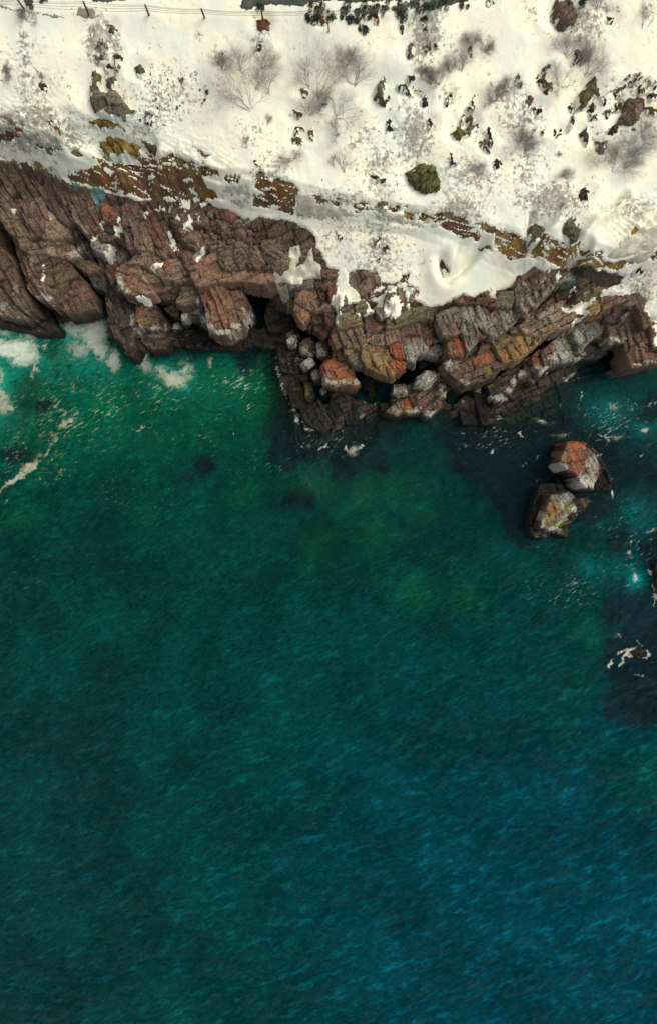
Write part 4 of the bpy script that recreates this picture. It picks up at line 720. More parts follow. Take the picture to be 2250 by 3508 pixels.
for key, P in BARE:
    bd = sdist(px+17*fbm(x*1.6, y*1.6, 5, 4), py+17*fbm(x*1.6, y*1.6, 5, 6), P)
    m = np.clip(.5+bd/18., 0, 1)
    st_ = fbm(x*2.2+y*1.0, y*.8-x*.3, 5, 14)
    kc = np.array((.15,.078,.045) if key == 'brown' else K[key])*np.ones(x.shape+(3,))*(1+.9*st_[..., None])
    if key == 'brown':
        oc = sstep(-.1, .25, fbm(x*.9, y*.9, 3, 21)+(bd < 14)*.15)[..., None]; kc = kc*(1-oc*.7)+oc*.7*np.array(K['ochre'])*(.75+st_[..., None])*.8
        rr = sstep(.1, .4, fbm(x*.6, y*.9, 3, 31))[..., None]; kc = kc*(1-rr*.6)+rr*.6*np.array(K['rust'])*.75
    if key == 'ochre':
        oc = sstep(-.05, .2, fbm(x*1.4, y*1.4, 4, 23))[..., None]; kc = kc*(1-oc*.75)+oc*.75*np.array((.27,.24,.16))
        oc = sstep(.0, .2, fbm(x*1.2, y*1.6, 4, 27))[..., None]; kc = kc*(1-oc*.6)+oc*.6*np.array(K['rust'])*.7
    a = sstep(.3, .7, m)[..., None]; col = col*(1-a)+kc*a; bare = np.maximum(bare, m)
# a thin broken line of dead grass and soil along the clifftop
lipd = ldist(px, py, tp('F', "-60,455 120,500 350,545 620,552 760,610 880,612 1010,668 1190,700 1400,737 1560,752 1700,800 1960,850 2120,905 2260,870"))
bl_ = sstep(-.02, .12, fbm(x*.9, y*1.6, 5, 71)+.16-lipd/55.)*(lipd < 40)
oc2 = sstep(-.1, .2, fbm(x*2, y*2, 4, 73))[..., None]; gr = np.array((.21, .155, .06))*(1-oc2)+oc2*np.array((.10, .065, .035))
col = np.where((bl_ > .2)[..., None] & (bare < .5)[..., None], gr, col); bare = np.maximum(bare, .8*bl_)
# thin ledges of snow caught on the bare bands
led = fbm(x*1.3+y*.35, y*9.0+x*2.2, 3, 40)+.25*fbm(x*.5, y*.5, 2, 44); bn = bare > .6
bare2 = bare - np.where(bn, .75*sstep(.13, .20, led), 0)
snow = np.minimum(snow, 1-bare2)
rock_w = np.clip(1-snow*1.4, 0, 1)
fz_ = fillz(x, y); z = np.where((snow < .55) & near, np.maximum(z, fz_), z); z0 = z.copy()
z = z+rz*rock_w*np.where(z < -1.2, .5, 1)*near*(1-.45*(bare > .3))
sm = sstep(.35, .7, snow)
z = z+sm*(.14+.20*fbm(x*.22, y*.22, 3, 50)+.035*fbm(x*1.3, y*1.3, 3, 51)*(.4+1.2*sstep(-.1, .2, fbm(x*.3, y*.3, 2, 57)))+.012*fbm(x*4, y*4, 3, 55))
st2 = blobs(px, py, SPECK)
z = z+near*sm*st2*(.13*fbm(x*4.5, y*4.5, 4, 52, True)); z = z+near*sm*np.clip(blobs(px, py, DIRT), 0, 1)*.22*fbm(x*1.4+y, y*2.6+x*.8, 4, 53, True)
for cx, cy, r, dp in SCOOP:
    m = (np.abs(px-cx) < 3*r+40) & (np.abs(py-cy) < 3*r+40)
    q = np.sqrt(((px[m]-cx+.25*r)/(r+12))**2+((py[m]-cy-.1*r)/(r+12))**2); z[m] += sm[m]*(-.75*dp*np.exp(-(q/1.0)**3)+.10*dp*np.exp(-((q-1.5)/.5)**2))
# the folded drift and curved crack on the snow shelf
for pts, wd, dp in (([W(a, b, 6) for a, b in tp('G', "25,790 40,840 70,890 100,895 160,870 230,800 285,735")], .24, .50), ([W(a, b, 6) for a, b in tp('G', "40,905 80,940")], .12, .2)):
    dd = ldist(x, y, pts); z -= dp*np.exp(-(dd/wd)**2); z += .5*dp*np.exp(-((dd-.6)/.45)**2)
# open gully in the snow at the right, frozen folds
for pts, wd, dp in (([W(a, b, 7.5) for a, b in tp('G', "850,500 800,600 720,670")], .35, -.7), ([W(a, b, 7.5) for a, b in tp('G', "1290,410 1200,500 1080,560 1010,640")], .30, -.45), ([W(a, b, 7) for a, b in tp('G', "1540,560 1380,690 1200,790")], .5, .5),
                    ([W(a, b, 7.5) for a, b in tp('G', "640,520 645,600 680,680")], .18, .6)):
    dd = ldist(x, y, pts); z -= dp*np.exp(-(dd/wd)**2)
dirt = blobs(px, py, DIRT)*sstep(-.12, .15, fbm(x*1.1+y*.9, y*2.2-x*.6, 5, 58))
wetc = sstep(2.8, 1.0, z)[..., None]; col = col*(1-wetc*.88)+wetc*.88*np.array(K['dark'])*.65
# sea floor: sand with weed-covered reefs
KELP = [(960,1330,40,120,1),(1010,1500,80,90,1),(1130,1510,150,60,1),(1240,1480,90,50,.9),(690,1600,60,60,.8),(1010,1700,70,45,.9),(1180,1610,60,50,.6),(1310,1605,40,30,.7),(620,1330,60,30,.3),(1600,1500,90,60,1),(1700,1560,160,80,1),(1760,1640,170,90,1),(1830,1730,120,80,1),
 (1900,1500,260,120,.8),(2150,1600,130,120,.95),(2200,1800,90,120,.9),(1620,1620,60,60,.8),(1590,1690,40,30,.5),(2160,2090,110,80,1),(2200,2250,130,110,1),(2200,2400,110,90,1),(2240,2140,130,120,1),(150,1400,70,30,.5),(40,1580,60,40,.5),(60,1620,40,60,.4),(330,1280,60,30,.3),(420,1640,40,30,.4),(300,1930,120,40,.3),(2140,2500,25,40,.6),(1960,1760,120,120,.8)]
SAND = [(1330,1650,90,50,.5),(1420,1760,70,60,.6),(1290,1850,80,70,.8),(1080,1880,70,70,.8),(1410,2030,90,80,.9),(1580,2060,80,90,.9),(1240,1700,50,40,.7),(1100,1830,60,50,.6),(70,1780,80,50,.9),(500,1760,50,40,.7),(830,1700,50,35,.6),(1080,1660,100,50,.6),(2000,2170,40,60,.35),(2200,2680,90,70,.3),(1540,1550,60,100,.5),(250,1830,60,50,.5),(800,2000,60,50,.3),(350,2000,80,80,.35)]
wn = 28*fbm(x*.55, y*.55, 5, 60); wm = 28*fbm(x*.55, y*.55, 5, 64)
kelp = blobs(px+wn*2.2+14*fbm(x*2.2, y*2.2, 3, 66), py+wm*2.2+14*fbm(x*2.2, y*2.2, 3, 67), KELP); sand = blobs(px+wn*2, py+wm*2, SAND)
under = z < -.12
kk = sstep(.32, .50, kelp)[..., None]; ss = sstep(.15, .6, sand)[..., None]
sc_ = (np.array((.035,.10,.075))*(1+.5*fbm(x*.8, y*.8, 4, 61)[..., None])); sc_ = sc_*(1-ss)+ss*np.array((.09,.16,.06)); sc_ = sc_*(1-kk)+kk*np.array((.022,.026,.030))
deep = sstep(-.35, -1.1, z)[..., None]*near[..., None]+(1-near[..., None])
col = np.where(under[..., None], col*(1-deep)+sc_*deep, col)
z = z+under*kelp*.9*sstep(-1, -2.5, z)
col = stain(x.ravel(), y.ravel(), z0.ravel(), col.reshape(-1, 3)).reshape(col.shape)
V = np.stack([x.ravel(), y.ravel(), z.ravel()], 1)
attrs = {'Col': col.reshape(-1, 3), 'snow': snow.ravel(), 'speck': st2.ravel(), 'dirt': dirt.ravel()}
Fq = gridfaces(*x.shape); zf = z.ravel()[Fq].mean(1); sf = snow.ravel()[Fq].mean(1); bf = bare.ravel()[Fq].mean(1)
cls = np.where(zf < -.12, 3, np.where(sf > .5, 0, np.where(bf > .4, 1, 2)))
for c, nm in enumerate(('snow_field', 'cliff_face', 'bedrock', 'seabed')):
    V2, F2, a2 = compact(V, Fq[cls == c], attrs); tag(mesh(nm, V2, F2, M_GROUND, a2), kind='structure')
# height raster
gx, gy = np.meshgrid(GX0+(np.arange(GNX)+.5)*GS, GY0+(np.arange(GNY)+.5)*GS)
def interp2(Z, gx, gy):
    i = np.clip(np.searchsorted(xs, gx)-1, 0, len(xs)-2); j = np.clip(np.searchsorted(ys, gy)-1, 0, len(ys)-2)
    tx = (gx-xs[i])/(xs[i+1]-xs[i]); ty = (gy-ys[j])/(ys[j+1]-ys[j])
    return (Z[j, i]*(1-tx)+Z[j, i+1]*tx)*(1-ty)+(Z[j+1, i]*(1-tx)+Z[j+1, i+1]*tx)*ty
HR = interp2(z, gx, gy)
# ------------------------------------------------------------------ sea
sx = axis(-24.5, 24.5, .075, 700); sy = axis(-37, 16.5, .075, 700); x, y = np.meshgrid(sx, sy); px, py = pxof(x, y, 0*x)
rs = np.random.RandomState(3); hz = np.zeros(x.shape); WB = [fbm(x*.25, y*.25, 2, k) for k in range(4)]
left = np.clip(1-px/1100, 0, 1)*np.clip(1.5-np.abs(py-1400)/450, 0, 1)
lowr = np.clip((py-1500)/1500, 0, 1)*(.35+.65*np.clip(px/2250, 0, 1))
ampm = .30+.75*lowr+1.0*left
for k in range(46):
    L = .38*(1.09**k) if k < 30 else rs.uniform(.5, 3.2)
    th = math.radians(118+rs.normal(0, 24)); a = .0085*L**.85*rs.uniform(.5, 1); kx = 2*math.pi/L*math.cos(th); ky = 2*math.pi/L*math.sin(th)
    ph = kx*x+ky*y+rs.uniform(0, 6.28)+.9*WB[k % 4]
    hz += a*(1-np.abs(np.sin(ph*.5))*2+.35) if k % 2 else a*np.sin(ph)
far_ = np.clip(1-(np.maximum(np.abs(x), np.abs(y))-38)/30, 0, 1)
hz *= 1.6*ampm*far_
hz += .10*left*fbm(x*1.0+y*.5, y*2.0-x*1.0, 3, 70, True)
# body colour of the water (suspended silt, air bubbles), depth clears towards the shallows
def mixp(c, m, k): m = m[..., None]; return c*(1-m)+np.array(k)*m
def bl(lst): return blobs(px+wob*40+wob3*12, py+wob2*40+wob4*12, lst)
wob = fbm(x*.5, y*.5, 4, 80); wob2 = fbm(x*.5, y*.5, 4, 83); wob3 = fbm(x*2.5, y*2.5, 3, 85); wob4 = fbm(x*2.5, y*2.5, 3, 87)
scol = np.ones(x.shape+(3,))*np.array((.0040,.046,.040))
scol = mixp(scol, sstep(1500, 3200, py+300*wob)*(.25+.75*sstep(300, 1800, px+200*wob2)), (.001,.048,.074))
scol = mixp(scol, sstep(1900, 1150, py+120*wob)*sstep(1250, 700, px+120*wob2), (.003,.135,.072))
scol = mixp(scol, .7*sstep(900, 200, px)*sstep(2000, 2900, py), (.008,.038,.046))
scol = mixp(scol, bl([(1950,1380,300,110,.8),(2150,1500,150,120,.7),(2180,1750,120,90,.6),(2200,1950,90,60,.7),(1400,1450,200,50,.3)]), (.006,.055,.085))
scol = mixp(scol, .97*sstep(.20, .50, bl([(960,1330,45,160,1),(1010,1480,90,110,1),(1130,1520,150,70,1),(1250,1480,120,60,.9),(700,1600,60,50,.5),(1020,1700,70,50,.7),(870,1230,70,50,.9),(620,1225,90,30,.8),(1600,1500,110,80,1),(1720,1580,160,90,1),(1800,1660,150,110,1),(1990,1570,150,110,.8),(1750,1400,200,90,.9),(2180,2090,120,90,1),(2200,2260,130,130,1),(2200,2400,120,90,1),(2180,1650,90,120,.7),(60,1560,70,60,.5),(150,1400,60,30,.5),(90,1380,60,70,.4),(1880,1760,90,90,.8),(1560,1560,60,60,.8),(1850,1500,120,60,.8),(2050,1600,100,80,.8),(1800,1800,80,80,.8),(2120,1850,60,60,.5),(2240,2150,70,120,1),(2230,1880,40,80,.7),(2220,1400,60,60,.6),(1300,1600,40,30,.6),(1170,1620,50,50,.6),(330,1920,140,50,.3),(640,1640,50,40,.4),(1180,1560,60,40,.8),(1950,1680,150,110,.9),(1900,1420,120,80,.8),(2080,1680,60,60,.7),(1040,1400,90,120,.9),(1250,1560,90,50,.9),(1650,1480,110,80,.9),(980,1560,60,50,.8),(2130,2020,90,50,.7),(1720,1500,200,90,1.2),(1850,1600,200,120,1.1),(1120,1480,190,90,1.2),(1010,1330,70,150,1.1),(2000,1700,120,90,.9),(1330,1500,60,40,.6)])), (.020,.020,.030))
scol = mixp(scol, .95*sstep(.3, .6, blobs(px, py, [(870,1060,50,90,1),(640,1060,80,50,1),(1060,1250,70,140,1),(1300,1290,170,60,1),(1480,1240,80,80,1),(1600,1330,60,60,1),(2110,1200,60,50,1),(1900,1180,60,50,1)])), (.006,.018,.022))  # darker water in the coves and gaps between rocks
scol = mixp(scol, bl([(2080,1400,70,45,.8),(2060,1300,60,60,.3),(2220,1470,40,30,.7),(2170,1980,25,40,.8),(2190,1750,60,70,.35),(1240,1385,30,20,.7),(2060,1950,90,60,.3)]), (.008,.22,.23))
scol = mixp(scol, bl([(270,1140,170,130,1),(40,1170,130,90,1),(100,1250,90,70,.8),(0,1330,60,130,1),(320,1240,130,70,.8),(590,1290,90,60,.9),(230,1080,60,50,.9)]), (.05,.36,.27))
scol = mixp(scol, .8*bl([(200,1190,40,60,.9),(110,1320,40,40,.8),(60,1420,60,60,.5),(170,1480,30,50,.4),(140,1520,30,60,.3)]), (.075,.095,.055))
scol = mixp(scol, bl([(640,1290,90,30,.25),(900,1340,40,90,.8),(1330,1700,90,60,.3),(1430,1770,60,50,.3),(1280,1840,80,70,.35),(1210,1780,40,40,.3),(1080,1880,50,45,.4),(1110,1830,40,30,.45),(1180,1760,36,30,.4),(1240,1900,40,34,.4),(1350,1830,34,30,.35),(1290,1980,40,30,.3),(1500,1900,40,36,.3),(1000,1660,60,26,.35),(1060,1950,40,32,.35),(830,1700,40,30,.4),(1420,2030,60,60,.45),(1590,2050,50,70,.45),(70,1780,80,50,.4),(2010,2170,45,70,.3),(1930,2350,90,160,.12),(2210,2680,100,100,.22),(1250,1720,60,50,.3),(500,1770,60,50,.3)]), (.010,.120,.045))
scol *= .92*np.array((.42, 1.36, 1.32))*(1+.30*fbm(x*.35, y*.35, 4, 90)+.25*fbm(x*1.5, y*1.5, 4, 92))[..., None]
bed = interp2(z, np.clip(x, -300, 300), np.clip(y, -300, 300))
clear = .85*np.exp(-np.clip(-bed, 0, 9)/1.1)+.20*np.exp(-np.clip(-bed-2, 0, 9)/2.5); clear = np.clip(clear, 0, .9)
shore = np.exp(-(bed/.30)**2)
FO = [(250,1010,14,30,.5)]
foam = blobs(px+wob*22, py+wob2*22, [(320,1030,13,45,.85),(330,1090,30,75,1.0),(325,1150,34,60,1.0),(290,1110,70,50,.8),(240,1090,60,50,.7),(190,1060,26,30,.85),(350,1180,30,50,.8),(385,1230,22,40,.75),(280,1200,60,60,.5),(40,1190,90,34,.95),(90,1230,50,28,.9),(20,1130,60,24,.55),(100,1160,40,50,.5),
   (490,1210,18,32,.9),(500,1250,30,30,.5),(590,1290,55,26,.85),(600,1315,40,20,.8),(560,1270,60,22,.55),(640,1270,40,50,.5),(720,1240,16,26,.5),(15,1390,26,40,.8),(0,1290,20,60,.5),(230,1040,12,20,.5),
   (1240,1385,30,18,.5),(1015,1440,14,11,.75),(1215,1540,26,18,.55),(1300,1390,14,8,.4),(2160,2230,26,16,.8),(2210,2240,18,10,.85),(2180,2250,34,6,.8),(2250,2000,10,36,.9),(2232,1955,14,10,.7),(2172,1975,10,22,.55),(2090,1400,40,26,.4),(2220,1475,22,14,.6),(2100,1500,30,20,.45),(2000,1480,10,8,.4),(1690,1550,8,14,.6),(2094,1690,5,16,.9),(917,1170,9,6,.9),(1920,1490,60,14,.35),(1860,1440,60,16,.35)])
def stroke(s, wd, st): 
    global foam
    P = tp('F', s); d = ldist(px+wob*22+9*perlin(x*2, y*2, 5)+6*perlin(x*6, y*6, 3), py+wob2*22+9*perlin(x*2, y*2, 9)+6*perlin(x*6, y*6, 7), P); foam = np.maximum(foam, st*.92*np.exp(-(d/wd)**2)*(.55+.9*np.clip(perlin(x*1.3, y*1.3, 33)+.3, 0, 1)))
for s, wd, st in (("0,1330 25,1370 40,1420",9,.7),("180,1140 130,1250 110,1300",10,.6),("160,1052 175,1075 190,1095",6,.8),("105,1140 150,1145 195,1140 210,1120",5,.9),("165,1085 200,1140",7,.6),("345,1010 355,1040 365,1100 380,1150 395,1180 420,1200",5,.75),("430,1215 470,1240 500,1260",6,.7),
    ("2087,2290 2100,2250 2130,2225 2160,2222",4,.7),("2125,2280 2140,2250 2150,2230",6,.9),("2160,2252 2215,2250",4,.9),("2190,2190 2200,2210",4,.6),("2225,1955 2240,1980 2235,2010 2250,2050",6,.9),("2228,2040 2238,2075",3,.8),("1996,1345 1990,1365",4,.8),("1835,1410 1860,1395 1910,1395 1985,1365",3,.5),("1860,1425 1900,1400",4,.55),("1990,1440 2030,1410 2045,1370",4,.5),
    ("1290,1390 1310,1400",3,.7),("1380,1490 1320,1500",3,.3),("1780,1480 1782,1500",4,.8),("1892,1620 1905,1625 1910,1660",3,.5),("2000,1660 2100,1500 2180,1470",5,.4),("2050,1490 2120,1500 2180,1480",5,.45),("1810,1655 1815,1675 1850,1650",3,.5),("1080,1545 1110,1525",4,.7),("1160,1480 1180,1500",4,.4),("1240,1500 1260,1510",4,.4),("2085,1630 2100,1650",3,.5),
    ("10,1675 60,1640 90,1600 115,1570",6,.62),("170,1530 230,1470 245,1440",5,.55),("0,1740 60,1700 100,1670",4,.4),("180,1650 230,1610",3,.4),("460,1470 515,1455",4,.7),("20,1560 60,1500 120,1400",5,.35),("150,1430 200,1400",4,.4),("780,1500 800,1480",4,.5),("1950,1620 1975,1600 2000,1560",4,.35)): stroke(s, wd, st)
for s, wd, st in (("2060,2120 2120,2100 2170,2110",4,.3),("2100,2180 2160,2150 2240,2170",4,.3),("2140,2300 2200,2320",3,.4),("1600,1520 1660,1545 1700,1530",5,.4),("1780,1600 1830,1560 1900,1570",5,.33),("960,1440 990,1500 1040,1530",4,.38),("1180,1530 1215,1545 1240,1530",7,.6),("2120,1350 2180,1390 2250,1380",6,.35),("2190,1560 2240,1500",5,.5),("2150,1900 2190,1830 2240,1800",5,.5),("1530,1480 1600,1500",5,.5),("10,1675 60,1640 100,1595 130,1560",14,.8),("150,1560 200,1490 245,1430",11,.6)): stroke(s, wd, st)
# cream glints painted in as pale colour, with small breaking crests: density by place
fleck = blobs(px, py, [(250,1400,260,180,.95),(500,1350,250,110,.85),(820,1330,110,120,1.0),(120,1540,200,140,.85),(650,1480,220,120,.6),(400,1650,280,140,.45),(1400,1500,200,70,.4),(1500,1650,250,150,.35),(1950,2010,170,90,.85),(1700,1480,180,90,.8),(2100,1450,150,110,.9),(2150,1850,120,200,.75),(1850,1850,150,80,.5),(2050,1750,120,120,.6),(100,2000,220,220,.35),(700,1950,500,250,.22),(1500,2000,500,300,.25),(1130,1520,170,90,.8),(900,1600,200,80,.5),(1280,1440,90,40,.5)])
foam = np.maximum(foam, shore*(.02+.5*sstep(.0, .25, fbm(x*.6, y*.6, 4, 95))))
foam = np.maximum(foam, blobs(px+wob*16, py+wob2*16, [(322,1010,14,40,1.25),(335,1075,24,60,1.35),(330,1140,32,50,1.3),(250,1075,60,20,1.1),(200,1055,22,26,1.1),(350,1200,26,40,1.0),(390,1240,18,34,.9),(30,1195,70,24,1.15),(95,1235,30,18,1.1),(495,1215,16,28,1.15),(600,1300,36,18,1.1)]))
warm = sstep(1000, 500, px+150*wob)*sstep(1800, 1500, py)*sstep(1230, 1330, py)
V = np.stack([x.ravel(), y.ravel(), hz.ravel()], 1); Fq = gridfaces(*x.shape)
# leave out water that would lie well inside the land
zt = bed.ravel()[Fq].min(1); Fq = Fq[zt < .8]
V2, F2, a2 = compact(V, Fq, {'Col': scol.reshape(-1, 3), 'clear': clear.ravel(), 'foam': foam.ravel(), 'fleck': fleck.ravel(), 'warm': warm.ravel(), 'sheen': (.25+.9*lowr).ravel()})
def sea_mat():
    m, n, b = newmat('sea_water'); out = n.nodes['Material Output']
    g = n.nodes.new('ShaderNodeNewGeometry')
    def mapped(ang, sx_, sy_):
        mp = nd(n, 'ShaderNodeMapping'); mp.vector_type = 'TEXTURE'; mp.inputs['Rotation'].default_value = (0, 0, math.radians(-ang)); mp.inputs['Scale'].default_value = (1/sx_, 1/sy_, 1)
        n.links.new(g.outputs['Position'], mp.inputs['Vector']); return mp.outputs[0]
    dist = nd(n, 'ShaderNodeTexNoise', Scale=.8, Detail=5.); n.links.new(g.outputs['Position'], dist.inputs['Vector'])
    wv = n.nodes.new('ShaderNodeVectorMath'); wv.operation = 'MULTIPLY_ADD'; n.links.new(dist.outputs['Color'], wv.inputs[0]); wv.inputs[1].default_value = (1.2, 1.2, 0); n.links.new(mapped(-28, 1.0, 2.3), wv.inputs[2])
    f1 = noise(n, 2.4, 8, .72, wv.outputs[0]); f2 = noise(n, .8, 7, .66, mapped(-24, .8, 2.0)); f3 = noise(n, 7.0, 5, .7, mapped(-30, 1, 1.8))
    # lacy foam
    fo = attr(n, 'foam'); wi = n.nodes.new('ShaderNodeVectorMath'); wi.operation = 'MULTIPLY_ADD'; n.links.new(dist.outputs['Color'], wi.inputs[0]); wi.inputs[1].default_value = (1.6, 1.6, 0); n.links.new(g.outputs['Position'], wi.inputs[2])
    web = mth(n, 'ABSOLUTE', mth(n, 'SUBTRACT', noise(n, 1.3, 9, .68, wi.outputs[0]), .5)); cloud = noise(n, 2.0, 9, .74, wi.outputs[0])
    lace = mth(n, 'SUBTRACT', mth(n, 'MULTIPLY', fo, .95), mth(n, 'MULTIPLY', web, 2.6))
    body = mth(n, 'ADD', mth(n, 'SUBTRACT', fo, .38), mth(n, 'MULTIPLY', mth(n, 'SUBTRACT', cloud, .5), 2.6))
    fm = mth(n, 'MAXIMUM', mth(n, 'MULTIPLY', ramp(n, lace, .10, .50), .8), ramp(n, body, .0, .45)); fm = mth(n, 'MULTIPLY', fm, ramp(n, fo, .12, .4))
    fl = ramp(n, mth(n, 'ADD', noise(n, 2.6, 5, .62, mapped(-32, .75, 2.6)), mth(n, 'MULTIPLY', attr(n, 'fleck'), .14)), .66, .75)  # flecks: painted sun glints together with small breaking crests
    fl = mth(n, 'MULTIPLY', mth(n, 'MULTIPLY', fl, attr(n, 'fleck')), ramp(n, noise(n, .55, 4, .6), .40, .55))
    col = attr(n, 'Col', 'Color')
    sheen_streak = ramp(n, f2, .50, .68)
    col = mixc(n, 1.0, col, mixc(n, mth(n, 'MULTIPLY', sheen_streak, attr(n, 'sheen')), (.82, .88, .90), (1.2, 2.0, 2.25)), 'MULTIPLY')  # bluish sky sheen on the waves, painted into the water colour
    col = mixc(n, 1.0, col, mixc(n, ramp(n, f1, .3, .7), (.60, .63, .64), (1.36, 1.38, 1.42)), 'MULTIPLY')  # light and dark of the ripples also painted into the colour
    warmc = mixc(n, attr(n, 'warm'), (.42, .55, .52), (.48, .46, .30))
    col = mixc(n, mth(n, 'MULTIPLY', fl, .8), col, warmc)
    col = mixc(n, mth(n, 'MULTIPLY', fm, .85), col, mixc(n, attr(n, 'warm'), (.80, .85, .80), (.62, .62, .46)))
    gust = ramp(n, noise(n, .16, 3, .5), .35, .65, .35, 1.5)
    h = mth(n, 'ADD', mth(n, 'MULTIPLY', mth(n, 'MULTIPLY', f1, gust), .8), mth(n, 'ADD', f2, mth(n, 'MULTIPLY', f3, .15)))
    bp = nd(n, 'ShaderNodeBump', Strength=1.0, Distance=.42); n.links.new(h, bp.inputs['Height'])
    df = n.nodes.new('ShaderNodeBsdfDiffuse'); n.links.new(col, df.inputs[0]); n.links.new(bp.outputs[0], df.inputs['Normal'])
    tr = n.nodes.new('ShaderNodeBsdfTransparent'); tr.inputs[0].default_value = (.62, .86, .84, 1)
    mx = n.nodes.new('ShaderNodeMixShader'); cov = mth(n, 'MAXIMUM', fm, fl)
    n.links.new(mth(n, 'MULTIPLY', attr(n, 'clear'), mth(n, 'SUBTRACT', 1.0, cov)), mx.inputs[0]); n.links.new(df.outputs[0], mx.inputs[1]); n.links.new(tr.outputs[0], mx.inputs[2])
    gl = n.nodes.new('ShaderNodeBsdfGlossy'); gl.inputs['Roughness'].default_value = .16; n.links.new(bp.outputs[0], gl.inputs['Normal']); gl.inputs[0].default_value = (1, 1, 1, 1)
    fr = nd(n, 'ShaderNodeFresnel', IOR=1.34); n.links.new(bp.outputs[0], fr.inputs['Normal'])
    m2 = n.nodes.new('ShaderNodeMixShader'); n.links.new(mth(n, 'MULTIPLY', fr.outputs[0], .09), m2.inputs[0]); n.links.new(mx.outputs[0], m2.inputs[1]); n.links.new(gl.outputs[0], m2.inputs[2])
    n.links.new(m2.outputs[0], out.inputs[0]); return m
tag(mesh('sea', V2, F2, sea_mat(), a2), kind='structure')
# ------------------------------------------------------------------ shore rocks
# tile, outline, top height, colour, joint angle, label, options
for t, s, h, key, ang, lab, op in BL:
    block(tp(t, s), h, key, ang, name='rock_slab' if any(w_ in lab for w_ in ('slab', 'plate', 'ledge', 'shelf', 'terrace')) else ('boulder' if 'boulder' in lab else 'rock_block'), label=lab, cat='rock', **op)
# sea stacks: an upper rock on its dark foot
for nm, foot, tops, lab in (
  (0, "560,360 640,210 860,210 1010,330 1100,480 1160,600 1190,720 1150,800 1000,790 860,790 760,700 690,600 560,500", [("650,210 740,195 832,210 902,262 1000,342 1040,442 1062,522 1045,642 1000,722 975,797 850,772 772,702 768,652 700,582 640,562 560,482 555,410 602,330", 2.3, 'rbrown', 'upper_rock')], "tall orange and white sea rock, the upper right of two offshore"),
  (1, "330,722 420,702 600,712 640,762 780,882 920,872 932,920 860,1012 780,1042 770,1122 680,1212 650,1352 580,1312 470,1292 400,1352 270,1342 210,1252 220,1102 270,922", [("440,812 560,822 640,790 742,902 792,992 702,1082 632,1152 560,1242 460,1287 360,1252 310,1242 382,1032", 2.1, 'olive2', 'upper_rock')], "green and rust topped sea rock on a dark foot, the lower left of two offshore")):
    P = tp('Q4', foot); cx = sum(p[0] for p in P)/len(P); cy = sum(p[1] for p in P)/len(P); wx_, wy_ = W(cx, cy, 0)
    e = empty('sea_rock', (wx_, wy_, -.5), lab, 'rock', 'rocks standing in the sea off the shore')
    bpy.context.view_layer.update()
    block(P, .9 if nm else .3, 'dark' if nm else 'vdark', -60, name='rock_foot', parent=e, grow=0, thick=2.2, fac=.8, tilt=(0, 0))
    for s, h, key, pn in tops: block(tp('Q4', s), h, key, -60, name=pn, parent=e, thick=2.4, fac=.8, bev=.2, amp=.7, mot=.12, grow=-.10, st=2)
block(tp('F', "2246,1935 2272,1920 2330,1960 2330,2070 2276,2060 2250,2010"), .5, 'brown', 0, name='boulder', label="brown rock breaking the surface at the right frame edge", thick=1.5)
block(tp('F', "2160,2235 2190,2222 2216,2235 2214,2250 2180,2254"), .12, 'dark', 0, name='boulder', label="dark rock barely awash in the white surf over the dark reef", thick=1)
# rubble: loose stones between the big boulders
def in_poly(px_, py_, P): return float(sdist(np.array([px_]), np.array([py_]), P)[0])
def rubble(t, s, n, z_, keys, lab, grp, r0, r1, nm='stone'):
    P = tp(t, s); done = []; k = 0; mx = sum(q[0] for q in P)/len(P); my = sum(q[1] for q in P)/len(P)
    ax = [p[0] for p in P]; ay = [p[1] for p in P]
    while len(done) < n and k < 4000:
        k += 1; a = RG.uniform(min(ax), max(ax)); b = RG.uniform(min(ay), max(ay)); r = RG.uniform(r0, r1)*(1 if RG.random() < .75 else 1.5)
        if in_poly(a, b, P) < 0 or any((a-q[0])**2+(b-q[1])**2 < (.85*(r+q[2]))**2 for q in done): continue
        done.append((a, b, r)); th = RG.uniform(0, 6.28); m = RG.choice((4, 5, 6, 7)); sn = t in 'ABCG'; sq = RG.uniform(.35, .8) if sn else .85; ca, sa = (math.cos(-1.0), math.sin(-1.0)) if sn else (1, 0)
        ol = []
        for i in range(m):
            ex = r*RG.uniform(.65, 1.3)*math.cos(th+6.283*i/m); ey = r*sq*RG.uniform(.65, 1.2)*math.sin(th+6.283*i/m); ol.append((a+ex*ca-ey*sa, b+ex*sa+ey*ca))
        gz = ground_at(a, b)[2] if z_ is None else z_
        key = RG.choice(keys); cw = dict(pinkb='pinkish', tanr='tan', brown='brown', purple='purplish', tan='tan', gray2='grey', gold='yellowish', dark='dark', vdark='black', wet='bluish', maroon='reddish', olive='olive')[key]
        lb = '%s %s %s, %s %s part' % ('big' if r > (r0+r1)/2*1.15 else 'small', cw, lab, 'upper' if b < my else 'lower', 'left' if a < mx else 'right')
        block(ol, gz+r*.011 if z_ is None else z_+RG.uniform(-.1, .15), key, RG.uniform(0, 180), snowy=.42 if sn else 0, thick=.35, bev=.10, grow=0, dome=r*.006, warp=.03, name=nm, label=lb, cat='stone', group=grp, amp=.5, st=False)
rubble('P2', "900,700 1000,640 1190,770 1340,740 1500,760 1530,1030 880,1030 940,900 860,880", 44, None, ['pinkb','tanr','brown','purple','tan','gray2'], "stone in the rubble bed below the blue snow shelf", "stones of the rubble bed under the snow shelf", 7, 13)
rubble('E', "-60,600 80,600 200,560 260,600 220,700 0,720 -60,700", 14, None, ['pinkb','tanr','brown','purple'], "stone in the rubble bed below the blue snow shelf", "stones of the rubble bed under the snow shelf", 8, 14)
